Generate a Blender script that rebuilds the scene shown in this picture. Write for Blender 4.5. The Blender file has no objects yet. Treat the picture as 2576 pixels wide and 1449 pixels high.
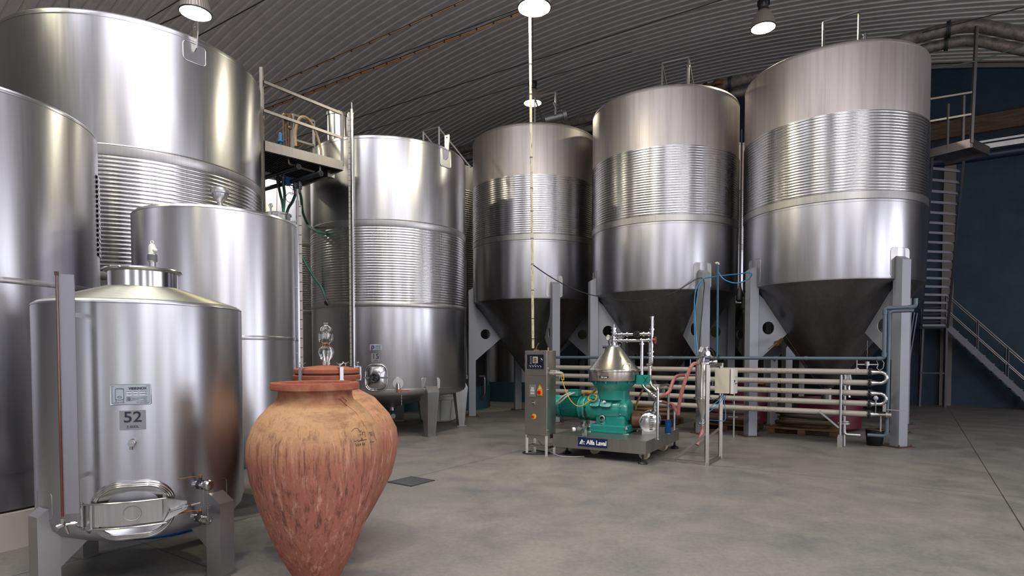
import bpy, bmesh, math, random
from mathutils import Vector, Matrix
random.seed(7)
SC = bpy.context.scene
COL = SC.collection
V = Vector
PI = math.pi
# ---------------------------------------------------------------- camera
F, HOR, PIT, HC = 1490.0, 890.0, 0.032, 1.6
PPY = HOR + F * math.tan(PIT)
cam = bpy.data.cameras.new('camera')
camo = bpy.data.objects.new('camera', cam)
COL.objects.link(camo)
camo.location = (0, 0, HC)
camo.rotation_euler = (PI / 2 - PIT, 0, 0)
cam.sensor_width = 36.0
cam.lens = F / 2576 * 36
cam.shift_y = (PPY - 724.5) / 2576
cam.clip_end = 200
SC.camera = camo
SC.view_settings.view_transform = 'Standard'
SC.view_settings.look = 'None'
SC.view_settings.exposure = 0.3
SC.view_settings.gamma = 1.0
SC.view_settings.use_curve_mapping = False
try:
    SC.cycles.use_denoising = True
    SC.cycles.max_bounces = 7
    SC.cycles.glossy_bounces = 4
    SC.cycles.diffuse_bounces = 3
    SC.cycles.transmission_bounces = 6
    SC.cycles.sample_clamp_indirect = 4
    SC.cycles.caustics_reflective = False
    SC.cycles.caustics_refractive = False
except Exception:
    pass
# ---------------------------------------------------------------- world: overcast daylight outside the doors
w = bpy.data.worlds.new('overcast'); SC.world = w
w.use_nodes = True
nt = w.node_tree
bg = nt.nodes['Background']
bg.inputs['Color'].default_value = (0.80, 0.88, 1.0, 1)
bg.inputs['Strength'].default_value = 1.4
# ---------------------------------------------------------------- hall axes: A runs along the tank row, B towards the blue wall
TH = math.radians(34.2)
AX = V((math.cos(TH), -math.sin(TH), 0))
BX = V((math.sin(TH), math.cos(TH), 0))
ZX = V((0, 0, 1))
S0, S1, T0, T1 = -23.5, 12.6, -9.0, 22.8
def ab(s, t, z=0.0): return AX * s + BX * t + ZX * z
def roof(s): return 11.42 - (s + 7.8) ** 2 / 75.0
# daylight through the doors of the right and rear walls (from, to, bottom, top, radiance)
DOORS_R = [(0.9, 2.3, 0.0, 4.6, 4.5), (5.2, 8.4, 0.0, 4.8, 3.6), (10.0, 14.0, 1.2, 5.1, 6.0), (-6.4, -3.4, 0.0, 4.6, 3.0)]
DOORS_B = [(-3.2, -0.8, 0.0, 4.8, 1.6), (4.6, 8.2, 0.0, 4.8, 2.2)]
FILL_PANELS = [(-8.5, -6.9), (-3.6, -2.0), (1.2, 2.8), (6.0, 7.6)]  # extents of the fill panels added under the roof, out of view
def daylight(name, c, nrm, wx, wz, power):
    l = bpy.data.lights.new(name, 'AREA'); l.shape = 'RECTANGLE'
    l.size = wx; l.size_y = wz; l.energy = power * PI * wx * wz; l.color = (0.94, 0.93, 1.0)
    o = bpy.data.objects.new(name, l); COL.objects.link(o)
    o.location = c; o.rotation_euler = (-nrm).to_track_quat('Z', 'Y').to_euler()
for (t0, t1, z0, z1, p) in DOORS_R:
    daylight('door_daylight', ab(S1 + .1, (t0 + t1) / 2, (z0 + z1) / 2), -AX, t1 - t0, z1 - z0, p)
for (s0, s1, z0, z1, p) in DOORS_B:
    daylight('door_daylight', ab((s0 + s1) / 2, T0 - .1, (z0 + z1) / 2), BX, s1 - s0, z1 - z0, p)
# ---------------------------------------------------------------- photo geometry helpers
def ray(x, y):
    u = (x - 1288) / F; v = -(y - PPY) / F
    return V((u, math.cos(PIT) + v * math.sin(PIT), -math.sin(PIT) + v * math.cos(PIT)))
def at(x, y, Y):
    r = ray(x, y); t = Y / r.y
    return V((r.x * t, Y, HC + r.z * t))
def fl(x, y, z=0.0):
    r = ray(x, y); t = (z - HC) / r.z
    return V((r.x * t, r.y * t, z))
def hit(c, R, x, y):
    r = ray(x, y); n = math.hypot(r.x, r.y); ux, uy = r.x / n, r.y / n
    b = ux * c[0] + uy * c[1]; q = b * b - (c[0] ** 2 + c[1] ** 2 - R * R)
    t = b - math.sqrt(max(q, 0)); p = V((ux * t, uy * t, HC + r.z / n * t))
    return p, math.atan2(p.y - c[1], p.x - c[0])
# ---------------------------------------------------------------- object helpers
def origin(o):
    v = V((0, 0, 0))
    while o is not None:
        v += o.location; o = o.parent
    return v
def tag(o, label=None, cat=None, group=None, kind=None):
    if label: o['label'] = label
    if cat: o['category'] = cat
    if group: o['group'] = group
    if kind: o['kind'] = kind
    return o
def thing(name, label, cat, loc=(0, 0, 0), group=None):
    o = bpy.data.objects.new(name, None); COL.objects.link(o)
    o.location = loc; o.empty_display_size = .1
    return tag(o, label, cat, group)
def frame(d, up=None):
    d = d.normalized()
    up = V(up) if up is not None else (ZX if abs(d.z) < .95 else V((1, 0, 0)))
    s = d.cross(up).normalized(); u = s.cross(d).normalized()
    return s, u, d
class MB:
    def __init__(s): s.v = []; s.f = []
    def add(s, vs, fs):
        n = len(s.v); s.v += [tuple(v) for v in vs]; s.f += [tuple(i + n for i in f) for f in fs]; return s
    def box(s, c, sx, sy, sz, ex=V((1, 0, 0)), ey=V((0, 1, 0)), ez=ZX, bev=0.0):
        c = V(c); ex, ey, ez = V(ex), V(ey), V(ez)
        if bev <= 0:
            vs = [c + ex * (i * sx / 2) + ey * (j * sy / 2) + ez * (k * sz / 2) for i in (-1, 1) for j in (-1, 1) for k in (-1, 1)]
            return s.add(vs, [(0, 1, 3, 2), (4, 6, 7, 5), (0, 4, 5, 1), (2, 3, 7, 6), (0, 2, 6, 4), (1, 5, 7, 3)])
        poly = []
        for (qx, qy, a0) in ((1, 1, 0), (-1, 1, 90), (-1, -1, 180), (1, -1, 270)):
            for k in range(4):
                a = math.radians(a0 + k * 30)
                poly.append((qx * (sx / 2 - bev) + bev * math.cos(a), qy * (sy / 2 - bev) + bev * math.sin(a)))
        m = len(poly); vs = []
        for (zz, k) in ((-sz / 2, 1 - bev / max(sx, sy)), (-sz / 2 + bev * .5, 1), (sz / 2 - bev * .5, 1), (sz / 2, 1 - bev / max(sx, sy))):
            vs += [c + ex * (x * k) + ey * (y * k) + ez * zz for x, y in poly]
        fs = [tuple(range(m - 1, -1, -1)), tuple(range(3 * m, 4 * m))]
        for L in range(3):
            fs += [(L * m + i, L * m + (i + 1) % m, (L + 1) * m + (i + 1) % m, (L + 1) * m + i) for i in range(m)]
        return s.add(vs, fs)
    def bar(s, p0, p1, w, h=None, up=None):
        p0, p1 = V(p0), V(p1); h = h or w
        sd, u, d = frame(p1 - p0, up)
        return s.box((p0 + p1) / 2, w, h, (p1 - p0).length, sd, u, d)
    def cyl(s, p0, p1, r0, r1=None, n=20, cap=True):
        p0, p1 = V(p0), V(p1); r1 = r0 if r1 is None else r1
        sd, u, d = frame(p1 - p0); vs = []
        for p, r in ((p0, r0), (p1, r1)):
            vs += [p + sd * (r * math.cos(2 * PI * i / n)) + u * (r * math.sin(2 * PI * i / n)) for i in range(n)]
        fs = [(i, (i + 1) % n, n + (i + 1) % n, n + i) for i in range(n)]
        if cap: fs += [tuple(range(n - 1, -1, -1)), tuple(range(n, 2 * n))]
        return s.add(vs, fs)
    def rev(s, p0, d, prof, n=32, a0=0.0, a1=2 * PI, cap=False):
        """profile [(radius, distance along d)] turned about the axis p0, d"""
        p0 = V(p0); sd, u, d = frame(V(d)); full = abs(a1 - a0 - 2 * PI) < 1e-6
        m = n if full else n + 1; vs = []
        for r, h in prof:
            vs += [p0 + d * h + sd * (r * math.cos(a0 + (a1 - a0) * i / n)) + u * (r * math.sin(a0 + (a1 - a0) * i / n)) for i in range(m)]
        fs = []
        for L in range(len(prof) - 1):
            for i in range(n):
                j = (i + 1) % m if full else i + 1
                fs.append((L * m + i, L * m + j, (L + 1) * m + j, (L + 1) * m + i))
        if cap and full:
            fs += [tuple(range(n - 1, -1, -1)), tuple((len(prof) - 1) * m + i for i in range(n))]
        return s.add(vs, fs)
    def lathe(s, prof, c=(0, 0, 0), n=96, a0=0.0, a1=2 * PI, cap=False):
        """profile [(radius, z)] about a vertical axis"""
        c = V(c); full = abs(a1 - a0 - 2 * PI) < 1e-6; m = n if full else n + 1; vs = []
        for r, z in prof:
            vs += [c + V((r * math.cos(a0 + (a1 - a0) * i / n), r * math.sin(a0 + (a1 - a0) * i / n), z)) for i in range(m)]
        fs = []
        for L in range(len(prof) - 1):
            for i in range(n):
                j = (i + 1) % m if full else i + 1
                fs.append((L * m + i, L * m + j, (L + 1) * m + j, (L + 1) * m + i))
        if cap and full:
            fs += [tuple(range(n - 1, -1, -1)), tuple((len(prof) - 1) * m + i for i in range(n))]
        return s.add(vs, fs)
    def tube(s, pts, r, n=10, closed=False, cap=True):
        pts = [V(p) for p in pts]; N = len(pts); vs = []
        tang = []
        for i in range(N):
            a = pts[(i - 1) % N] if (closed or i > 0) else pts[i]
            b = pts[(i + 1) % N] if (closed or i < N - 1) else pts[i]
            tang.append((b - a).normalized() if (b - a).length > 1e-9 else ZX)
        sd, u, d = frame(tang[0])
        for i in range(N):
            t = tang[i]; u = (u - t * u.dot(t))
            u = u.normalized() if u.length > 1e-6 else frame(t)[1]
            sd = t.cross(u).normalized()
            rr = r[i] if isinstance(r, (list, tuple)) else r
            vs += [pts[i] + sd * (rr * math.cos(2 * PI * k / n)) + u * (rr * math.sin(2 * PI * k / n)) for k in range(n)]
        fs = []
        for i in range(N if closed else N - 1):
            j = (i + 1) % N
            fs += [(i * n + k, i * n + (k + 1) % n, j * n + (k + 1) % n, j * n + k) for k in range(n)]
        if cap and not closed: fs += [tuple(range(n - 1, -1, -1)), tuple((N - 1) * n + k for k in range(n))]
        return s.add(vs, fs)
    def prism(s, poly, o, ex, ey, th, hole=None):
        """flat polygon in the plane o, ex, ey extruded by th along ex x ey, centred"""
        o, ex, ey = V(o), V(ex), V(ey); nz = ex.cross(ey).normalized()
        m = len(poly)
        vs = [o + ex * x + ey * y + nz * (k * th / 2) for k in (-1, 1) for x, y in poly]
        if not hole:
            return s.add(vs, [tuple(range(m - 1, -1, -1)), tuple(range(m, 2 * m))] + [(i, (i + 1) % m, m + (i + 1) % m, m + i) for i in range(m)])
        hx, hy, hr = hole; K = 36
        def edge(a):
            dx, dy = math.cos(a), math.sin(a); best = None
            for i in range(m):
                x0, y0 = poly[i]; x1, y1 = poly[(i + 1) % m]
                ex_, ey_ = x1 - x0, y1 - y0; den = dx * ey_ - dy * ex_
                if abs(den) < 1e-9: continue
                t = ((x0 - hx) * ey_ - (y0 - hy) * ex_) / den; q = ((x0 - hx) * dy - (y0 - hy) * dx) / den
                if t > 0 and -1e-6 <= q <= 1 + 1e-6 and (best is None or t < best): best = t
            return (hx + dx * best, hy + dy * best)
        angs = [2 * PI * k / K for k in range(K)] + [math.atan2(y - hy, x - hx) % (2 * PI) for x, y in poly]
        angs = sorted(set(round(a, 5) for a in angs)); K = len(angs)
        out = [edge(a) for a in angs]; inn = [(hx + hr * math.cos(a), hy + hr * math.sin(a)) for a in angs]
        vs = [o + ex * x + ey * y + nz * (k * th / 2) for k in (-1, 1) for ring in (out, inn) for x, y in ring]
        fs = []
        for i in range(K):
            j = (i + 1) % K
            fs += [(i, K + i, K + j, j), (2 * K + i, 2 * K + j, 3 * K + j, 3 * K + i), (i, j, 2 * K + j, 2 * K + i), (K + i, 3 * K + i, 3 * K + j, K + j)]
        return s.add(vs, fs)
    def sphere(s, c, r, n=16, sz=1.0):
        return s.lathe([(max(r * math.sin(PI * k / (n // 2)), 1e-4), -r * sz * math.cos(PI * k / (n // 2))) for k in range(n // 2 + 1)], c, n)
    def mesh(s, name, mat, off=V((0, 0, 0)), smooth=35):
        me = bpy.data.meshes.new(name)
        me.from_pydata([tuple(V(v) - off) for v in s.v], [], s.f)
        me.validate(); me.update()
        bm = bmesh.new(); bm.from_mesh(me); bmesh.ops.recalc_face_normals(bm, faces=bm.faces); bm.to_mesh(me); bm.free()
        for m in (mat if isinstance(mat, (list, tuple)) else [mat]): me.materials.append(m)
        if smooth:
            me.shade_smooth(); me.set_sharp_from_angle(angle=math.radians(smooth))
        return me
    def build(s, name, mat, parent=None, smooth=35, loc=None):
        off = origin(parent) if parent is not None else (V(loc) if loc is not None else V((0, 0, 0)))
        o = bpy.data.objects.new(name, s.mesh(name, mat, off, smooth)); COL.objects.link(o)
        if parent is not None: o.parent = parent
        else: o.location = off
        return o
def copy_tree(o, parent=None):
    c = o.copy(); COL.objects.link(c)
    if parent is not None: c.parent = parent
    for ch in list(o.children): copy_tree(ch, c)
    return c
def arc(c, e1, e2, r, a0, a1, n=10):
    return [V(c) + V(e1) * (r * math.cos(a0 + (a1 - a0) * i / n)) + V(e2) * (r * math.sin(a0 + (a1 - a0) * i / n)) for i in range(n + 1)]
def smooth_path(pts, k=6):
    pts = [V(p) for p in pts]; out = []
    for i in range(len(pts) - 1):
        p0 = pts[max(i - 1, 0)]; p1 = pts[i]; p2 = pts[i + 1]; p3 = pts[min(i + 2, len(pts) - 1)]
        for j in range(k):
            t = j / k
            out.append(.5 * ((2 * p1) + (p2 - p0) * t + (2 * p0 - 5 * p1 + 4 * p2 - p3) * t * t + (3 * p1 - p0 - 3 * p2 + p3) * t ** 3))
    out.append(pts[-1]); return out
def bend(pts, r, k=5):
    """polyline with rounded corners"""
    pts = [V(p) for p in pts]; out = [pts[0]]
    for i in range(1, len(pts) - 1):
        a = (pts[i - 1] - pts[i]); b = (pts[i + 1] - pts[i]); rr = min(r, a.length * .49, b.length * .49)
        p, q = pts[i] + a.normalized() * rr, pts[i] + b.normalized() * rr
        for j in range(k + 1):
            t = j / k; out.append(p * (1 - t) ** 2 + pts[i] * 2 * t * (1 - t) + q * t * t)
    out.append(pts[-1]); return out
# ---------------------------------------------------------------- materials
def mat(name, col, rough=.5, metal=0.0, spec=.5, trans=0, ior=1.45, emit=None, estr=0, alpha=1, coat=0):
    m = bpy.data.materials.new(name); m.use_nodes = True
    b = m.node_tree.nodes['Principled BSDF']
    b.inputs['Base Color'].default_value = (*col, 1); b.inputs['Roughness'].default_value = rough
    b.inputs['Metallic'].default_value = metal; b.inputs['Specular IOR Level'].default_value = spec
    b.inputs['Transmission Weight'].default_value = trans; b.inputs['IOR'].default_value = ior
    b.inputs['Alpha'].default_value = alpha; b.inputs['Coat Weight'].default_value = coat
    if emit: b.inputs['Emission Color'].default_value = (*emit, 1); b.inputs['Emission Strength'].default_value = estr
    return m
class NT:
    def __init__(s, m): s.m = m; s.t = m.node_tree; s.b = s.t.nodes['Principled BSDF']; s.tc = s.t.nodes.new('ShaderNodeTexCoord')
    def n(s, typ, **kw):
        x = s.t.nodes.new(typ)
        for k, v in kw.items(): setattr(x, k, v)
        return x
    def l(s, a, b): s.t.links.new(a, b)
    def map(s, scale=(1, 1, 1), rot=(0, 0, 0), src='Object'):
        mp = s.n('ShaderNodeMapping'); mp.inputs['Scale'].default_value = scale; mp.inputs['Rotation'].default_value = rot
        s.l(s.tc.outputs[src], mp.inputs['Vector']); return mp.outputs['Vector']
    def noise(s, vec, scale, detail=4, rough=.55, dist=0):
        x = s.n('ShaderNodeTexNoise'); s.l(vec, x.inputs['Vector'])
        x.inputs['Scale'].default_value = scale; x.inputs['Detail'].default_value = detail
        x.inputs['Roughness'].default_value = rough; x.inputs['Distortion'].default_value = dist
        return x.outputs['Fac']
    def ramp(s, fac, stops):
        x = s.n('ShaderNodeValToRGB'); s.l(fac, x.inputs['Fac']); e = x.color_ramp.elements
        while len(e) < len(stops): e.new(.5)
        for i, (p, c) in enumerate(stops):
            e[i].position = p; e[i].color = (*c, 1) if not isinstance(c, (int, float)) else (c, c, c, 1)
        return x.outputs['Color']
    def mix(s, fac, a, b, mode='MIX'):
        x = s.n('ShaderNodeMix'); x.data_type = 'RGBA'; x.blend_type = mode
        for sock, val in ((x.inputs[0], fac), (x.inputs[6], a), (x.inputs[7], b)):
            if isinstance(val, (int, float)): sock.default_value = val
            elif isinstance(val, tuple): sock.default_value = (*val, 1)
            else: s.l(val, sock)
        return x.outputs[2]
    def math(s, op, a, b=0.0):
        x = s.n('ShaderNodeMath'); x.operation = op
        for sock, val in ((x.inputs[0], a), (x.inputs[1], b)):
            if isinstance(val, (int, float)): sock.default_value = val
            else: s.l(val, sock)
        return x.outputs[0]
    def bump(s, h, strength=.2, dist=.01):
        x = s.n('ShaderNodeBump'); s.l(h, x.inputs['Height']); x.inputs['Strength'].default_value = strength
        x.inputs['Distance'].default_value = dist; s.l(x.outputs['Normal'], s.b.inputs['Normal'])
def steel(name, col=(.60, .60, .63), rough=.27, aniso=.75, var=.10, streak=.25, metal=1.0, dirt=0.0):
    m = mat(name, col, rough, metal); q = NT(m)
    v = q.map((14, 14, .5)); n1 = q.noise(v, 3.0, 5, .6)
    v2 = q.map((1, 1, .35)); n2 = q.noise(v2, 2.2, 3, .5)
    r = q.math('ADD', q.math('MULTIPLY', n1, var), rough - var * .5)
    r = q.math('ADD', r, q.math('MULTIPLY', q.math('SUBTRACT', n2, .5), var * 1.2))
    q.l(r, q.b.inputs['Roughness'])
    lo = tuple(c * (1 - streak) for c in col); hi = tuple(min(1, c * (1 + streak * .4)) for c in col)
    c1 = q.ramp(n1, [(.3, lo), (.7, hi)])
    c0 = q.mix(.5, col, c1)
    if dirt > 0:
        v3 = q.map((5, 5, .16)); n3 = q.noise(v3, 2.0, 6, .65)
        f = q.ramp(n3, [(.42, 0.0), (.62, dirt)])
        c0 = q.mix(f, c0, (.30, .26, .24))
    q.l(c0, q.b.inputs['Base Color'])
    if aniso:
        q.b.inputs['Anisotropic'].default_value = aniso; q.b.inputs['Anisotropic Rotation'].default_value = .25
        t = q.n('ShaderNodeTangent', direction_type='RADIAL', axis='Z'); q.l(t.outputs['Tangent'], q.b.inputs['Tangent'])
    v4 = q.map((2.0, 2.0, .6)); n4 = q.noise(v4, 1.0, 2, .4)
    q.bump(n4, .25, .02)
    return m
M = {}
M['shell'] = steel('brushed_steel', (.50, .495, .53), .33, .65, .08, .12)
M['shell_d'] = steel('brushed_steel_darker', (.45, .45, .48), .32, .65, .08, .12, dirt=.15)
M['matte'] = steel('matte_rolled_steel', (.50, .46, .455), .52, .3, var=.06, streak=.08, dirt=.38)
M['matte_d'] = steel('matte_rolled_steel_grey', (.44, .41, .41), .50, .3, var=.08, streak=.12, dirt=.2)
M['jacket'] = steel('jacket_steel', (.54, .535, .55), .25, .5)
M['rail'] = mat('dull_rail_steel', (.17, .165, .17), .42, .8)
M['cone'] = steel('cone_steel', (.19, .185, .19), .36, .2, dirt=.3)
M['polish'] = mat('polished_steel', (.50, .495, .505), .19, 1)
M['satin'] = mat('satin_steel', (.42, .415, .42), .36, 1)
M['plate'] = steel('plate_steel', (.43, .42, .42), .36, 0, dirt=.15)
M['legpaint'] = mat('grey_enamel', (.25, .26, .29), .42)
M['weld'] = mat('weld_seam', (.34, .31, .30), .5, .8)
M['rust'] = mat('rust', (.075, .04, .028), .85)
M['black'] = mat('black_rubber', (.012, .012, .014), .5)
M['blackpl'] = mat('black_plastic', (.015, .016, .02), .3)
M['dark'] = mat('dark_iron', (.05, .05, .055), .5, .6)
M['wht'] = mat('white_plastic', (.72, .72, .68), .35)
# ================================================================ the hall
def structure(name, mb, m, smooth=35):
    return tag(mb.build(name, m, None, smooth), kind='structure')
# floor
fm = mat('concrete_floor', (.30, .30, .29), .55); q = NT(fm)
v = q.map(); big = q.noise(v, .35, 5, .6, .6); mid = q.noise(v, 1.7, 6, .65, .3); fine = q.noise(v, 22, 4, .7); spk = q.noise(v, 120, 2, .5)
c = q.ramp(big, [(.34, (.095, .100, .100)), (.5, (.168, .152, .137)), (.66, (.235, .20, .172))])
c = q.mix(.5, c, q.ramp(mid, [(.36, (.085, .088, .088)), (.5, (.172, .158, .142)), (.64, (.255, .228, .20))]))
c = q.mix(.35, c, q.ramp(fine, [(.3, (.15, .15, .15)), (.7, (.31, .30, .285))]))
st = q.noise(q.map((1, 2.2, 1), (0, 0, .6)), 1.1, 7, .7, 1.5)
c = q.mix(q.ramp(st, [(.60, 0.0), (.72, .55)]), c, (.13, .135, .14))
c = q.mix(q.ramp(spk, [(.70, 0.0), (.76, .5)]), c, (.6, .58, .54))
sep = q.n('ShaderNodeSeparateXYZ'); q.l(q.map((1, 1, 1), (0, 0, TH)), sep.inputs[0])
def joint(cur, sock, off, wdt=.006):
    d = q.math('ABSOLUTE', q.math('SUBTRACT', sock, off))
    return q.mix(q.math('LESS_THAN', d, wdt), cur, (.04, .04, .04))
for off in (0.85, -5.35): c = joint(c, sep.outputs['X'], off)
for off in (2.35, 8.6): c = joint(c, sep.outputs['Y'], off, .004)
q.l(c, q.b.inputs['Base Color'])
q.l(q.ramp(mid, [(.3, .38), (.7, .62)]), q.b.inputs['Roughness']); q.bump(fine, .12, .004)
b = MB(); b.box(ab((S0 + S1) / 2, (T0 + T1) / 2, -.05), S1 - S0 + 1, T1 - T0 + 1, .1, AX, BX); structure('floor', b, fm)
# ceiling: shallow corrugated vault, ribs across the span
cm = mat('painted_corrugated_steel', (.30, .29, .285), .42, .1); q = NT(cm)
v = q.map((1, 1, 1)); s1 = q.noise(v, 26, 3, .6); s2 = q.noise(v, 3, 5, .7)
c = q.ramp(s2, [(.3, (.66, .61, .58)), (.7, (.79, .74, .71))]); c = q.mix(q.ramp(s1, [(.74, 0.0), (.78, .8)]), c, (.03, .025, .02))
q.l(c, q.b.inputs['Base Color'])
b = MB(); P = .25; prof = []
t = T0
while t < T1 + .2:
    prof += [(t, 0), (t + .145, 0), (t + .165, .045), (t + .23, .045)]; t += P
NS = 56; m_ = len(prof); vs = []
for i in range(NS + 1):
    s = S0 - .2 + (S1 - S0 + .4) * i / NS
    vs += [ab(s, tt, roof(s) + dz) for tt, dz in prof]
b.add(vs, [(i * m_ + j, i * m_ + j + 1, (i + 1) * m_ + j + 1, (i + 1) * m_ + j) for i in range(NS) for j in range(m_ - 1)])
structure('ceiling', b, cm, 25)
# unseen glowing panels added under the roof to fill the near hall with light
fillm = mat('fill_panel_glow', (.8, .8, .8), .5, emit=(.95, .94, 1.0), estr=7.5)
for k, (sa, sb) in enumerate(FILL_PANELS):
    b = MB(); vs = []
    for i in range(5):
        s = sa + (sb - sa) * i / 4; vs += [ab(s, -3.5, roof(s) - .03), ab(s, 5.0, roof(s) - .03)]
    b.add(vs, [(2 * i, 2 * i + 2, 2 * i + 3, 2 * i + 1) for i in range(4)]); structure('fill_panel_%d' % (k + 1), b, fillm)
# blue end wall
bm_ = mat('blue_wall_paint', (.010, .030, .055), .62); q = NT(bm_)
n1 = q.noise(q.map(), 1.2, 6, .65); q.l(q.ramp(n1, [(.35, (.008, .022, .040)), (.65, (.014, .036, .062))]), q.b.inputs['Base Color'])
q.bump(q.noise(q.map(), 14, 4), .15, .01)
gm = mat('grey_wall_paint', (.42, .41, .41), .7)
def wall_arch(name, t, th, m):
    N = 40; vs = []
    for k in (0, 1):
        for i in range(N + 1):
            s = S0 + (S1 - S0) * i / N
            vs += [ab(s, t + k * th, 0), ab(s, t + k * th, roof(s) + .3)]
    n = 2 * (N + 1); fs = []
    for i in range(N):
        for k in (0, 1): fs.append((k * n + 2 * i, k * n + 2 * i + 2, k * n + 2 * i + 3, k * n + 2 * i + 1))
        fs.append((2 * i + 1, 2 * i + 3, n + 2 * i + 3, n + 2 * i + 1))
    b = MB(); b.add(vs, fs); return structure(name, b, m, 0)
wall_arch('wall_back', T1, .2, bm_)
def wall_open(name, horiz, pos, th, lo, hi, ztop, doors, m):
    b = MB(); edges = sorted(doors); cur = lo
    def seg(a0, a1, z0, z1):
        if a1 - a0 < .01 or z1 - z0 < .01: return
        if horiz: b.box(ab((a0 + a1) / 2, pos, (z0 + z1) / 2), a1 - a0, th, z1 - z0, AX, BX)
        else: b.box(ab(pos, (a0 + a1) / 2, (z0 + z1) / 2), th, a1 - a0, z1 - z0, AX, BX)
    for (a0, a1, z0, z1, _p) in edges:
        seg(cur, a0, 0, ztop); seg(a0, a1, 0, z0); seg(a0, a1, z1, ztop); cur = a1
    seg(cur, hi, 0, ztop)
    return structure(name, b, m, 0)
wall_open('wall_right', False, S1 + .12, .24, T0, T1, roof(S1) + .3, DOORS_R, gm)
wall_open('wall_left', False, S0 - .12, .24, T0, T1, roof(S0) + .3, [], gm)
wall_open('wall_front', True, T0 - .12, .24, S0, S1, 5.4, DOORS_B, gm)
N = 30; vs = []
for i in range(N + 1):
    s = S0 + (S1 - S0) * i / N; vs += [ab(s, T0, 5.39), ab(s, T0, roof(s) + .3)]
b = MB(); b.add(vs, [(2 * i, 2 * i + 2, 2 * i + 3, 2 * i + 1) for i in range(N)]); structure('wall_front_gable', b, gm, 0)
# ---------------------------------------------------------------- jackets
def jacket_prof(R, z0, z1, pitch=.05, gap=.014, h=.013):
    n = max(1, round((z1 - z0) / pitch)); p = (z1 - z0) / n; out = [(R + .001, z0)]
    for i in range(n):
        a = z0 + i * p
        out += [(R + .001, a + gap * .5), (R + h * .75, a + gap * .7), (R + h, a + gap * 1.2), (R + h, a + p - gap * 1.2), (R + h * .75, a + p - gap * .7), (R + .001, a + p - gap * .5)]
    out.append((R + .001, z1)); return out
def seam(mb, c, R, z, h=.012, d=.003, n=128): mb.lathe([(R, z - h / 2), (R + d, z - h / 4), (R + d, z + h / 4), (R, z + h / 2)], c, n)
def box_leg(mb, c, ang, r, w, d, z0, zi, zo):
    """square hollow leg standing at angle ang, radius r, slanted top from zi (tank side) to zo (outer side)"""
    er = V((math.cos(ang), math.sin(ang), 0)); et = V((-er.y, er.x, 0)); c = V(c) + er * r
    vs = []
    for k in (0, 1):
        for (a, b_) in ((-1, -1), (1, -1), (1, 1), (-1, 1)):
            z = z0 if k == 0 else (zi if a < 0 else zo)
            vs.append(V((c.x, c.y, 0)) + er * (a * d / 2) + et * (b_ * w / 2) + ZX * z)
    mb.add(vs, [(3, 2, 1, 0), (4, 5, 6, 7), (0, 1, 5, 4), (1, 2, 6, 5), (2, 3, 7, 6), (3, 0, 4, 7)]); return er, et
def wrap_patch(mb, R, pts, a, z, off=.004, th=0.0):
    """closed polygon given in (arc, z) laid on the cylinder as thin raised plate"""
    n = len(pts); vs = []
    for k in (0, 1):
        rr = R + off * k
        for (x, y) in pts:
            t = a + x / R; vs.append((rr * math.cos(t), rr * math.sin(t), z + y))
    mb.add(vs, [tuple(range(n, 2 * n))] + [(i, (i + 1) % n, n + (i + 1) % n, n + i) for i in range(n)])
def rrect(w, h, r, k=6):
    out = []
    for (sx, sy, a0) in ((1, 1, 0), (-1, 1, 90), (-1, -1, 180), (1, -1, 270)):
        for i in range(k + 1):
            a = math.radians(a0 + 90 * i / k); out.append((sx * (w / 2 - r) + r * math.cos(a), sy * (h / 2 - r) + r * math.sin(a)))
    return out
def cyl_ring(mb, c, R, pts, a, z, off, r, n=8):
    mb.tube([V(c) + V(((R + off) * math.cos(a + x / R), (R + off) * math.sin(a + x / R), z + y)) for x, y in pts], r, n, closed=True)
def text_mesh(body, size, align='CENTER', bold=0.0):
    cu = bpy.data.curves.new('t', 'FONT'); cu.body = body; cu.size = size; cu.align_x = align; cu.align_y = 'CENTER'; cu.offset = bold
    o = bpy.data.objects.new('t', cu); COL.objects.link(o)
    dg = bpy.context.evaluated_depsgraph_get(); dg.update()
    me = bpy.data.meshes.new_from_object(o.evaluated_get(dg))
    vs = [v.co.copy() for v in me.vertices]; fs = [tuple(p.vertices) for p in me.polygons]
    bpy.data.objects.remove(o); bpy.data.meshes.remove(me); bpy.data.curves.remove(cu)
    return vs, fs
def text_cyl(mb, body, size, c, R, a, z, off=.003, sx=1.0, bold=0.0, align='CENTER', dx=0):
    vs, fs = text_mesh(body, size, align, bold)
    mb.add([V(c) + V(((R + off) * math.cos(a + (v.x * sx + dx) / R), (R + off) * math.sin(a + (v.x * sx + dx) / R), z + v.y)) for v in vs], fs)
def text_flat(mb, body, size, o, ex, ey, sx=1.0, bold=0.0, align='CENTER', off=.002):
    vs, fs = text_mesh(body, size, align, bold); n = V(ex).cross(V(ey)).normalized()
    mb.add([V(o) + V(ex) * (v.x * sx) + V(ey) * v.y + n * off for v in vs], fs)
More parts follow.
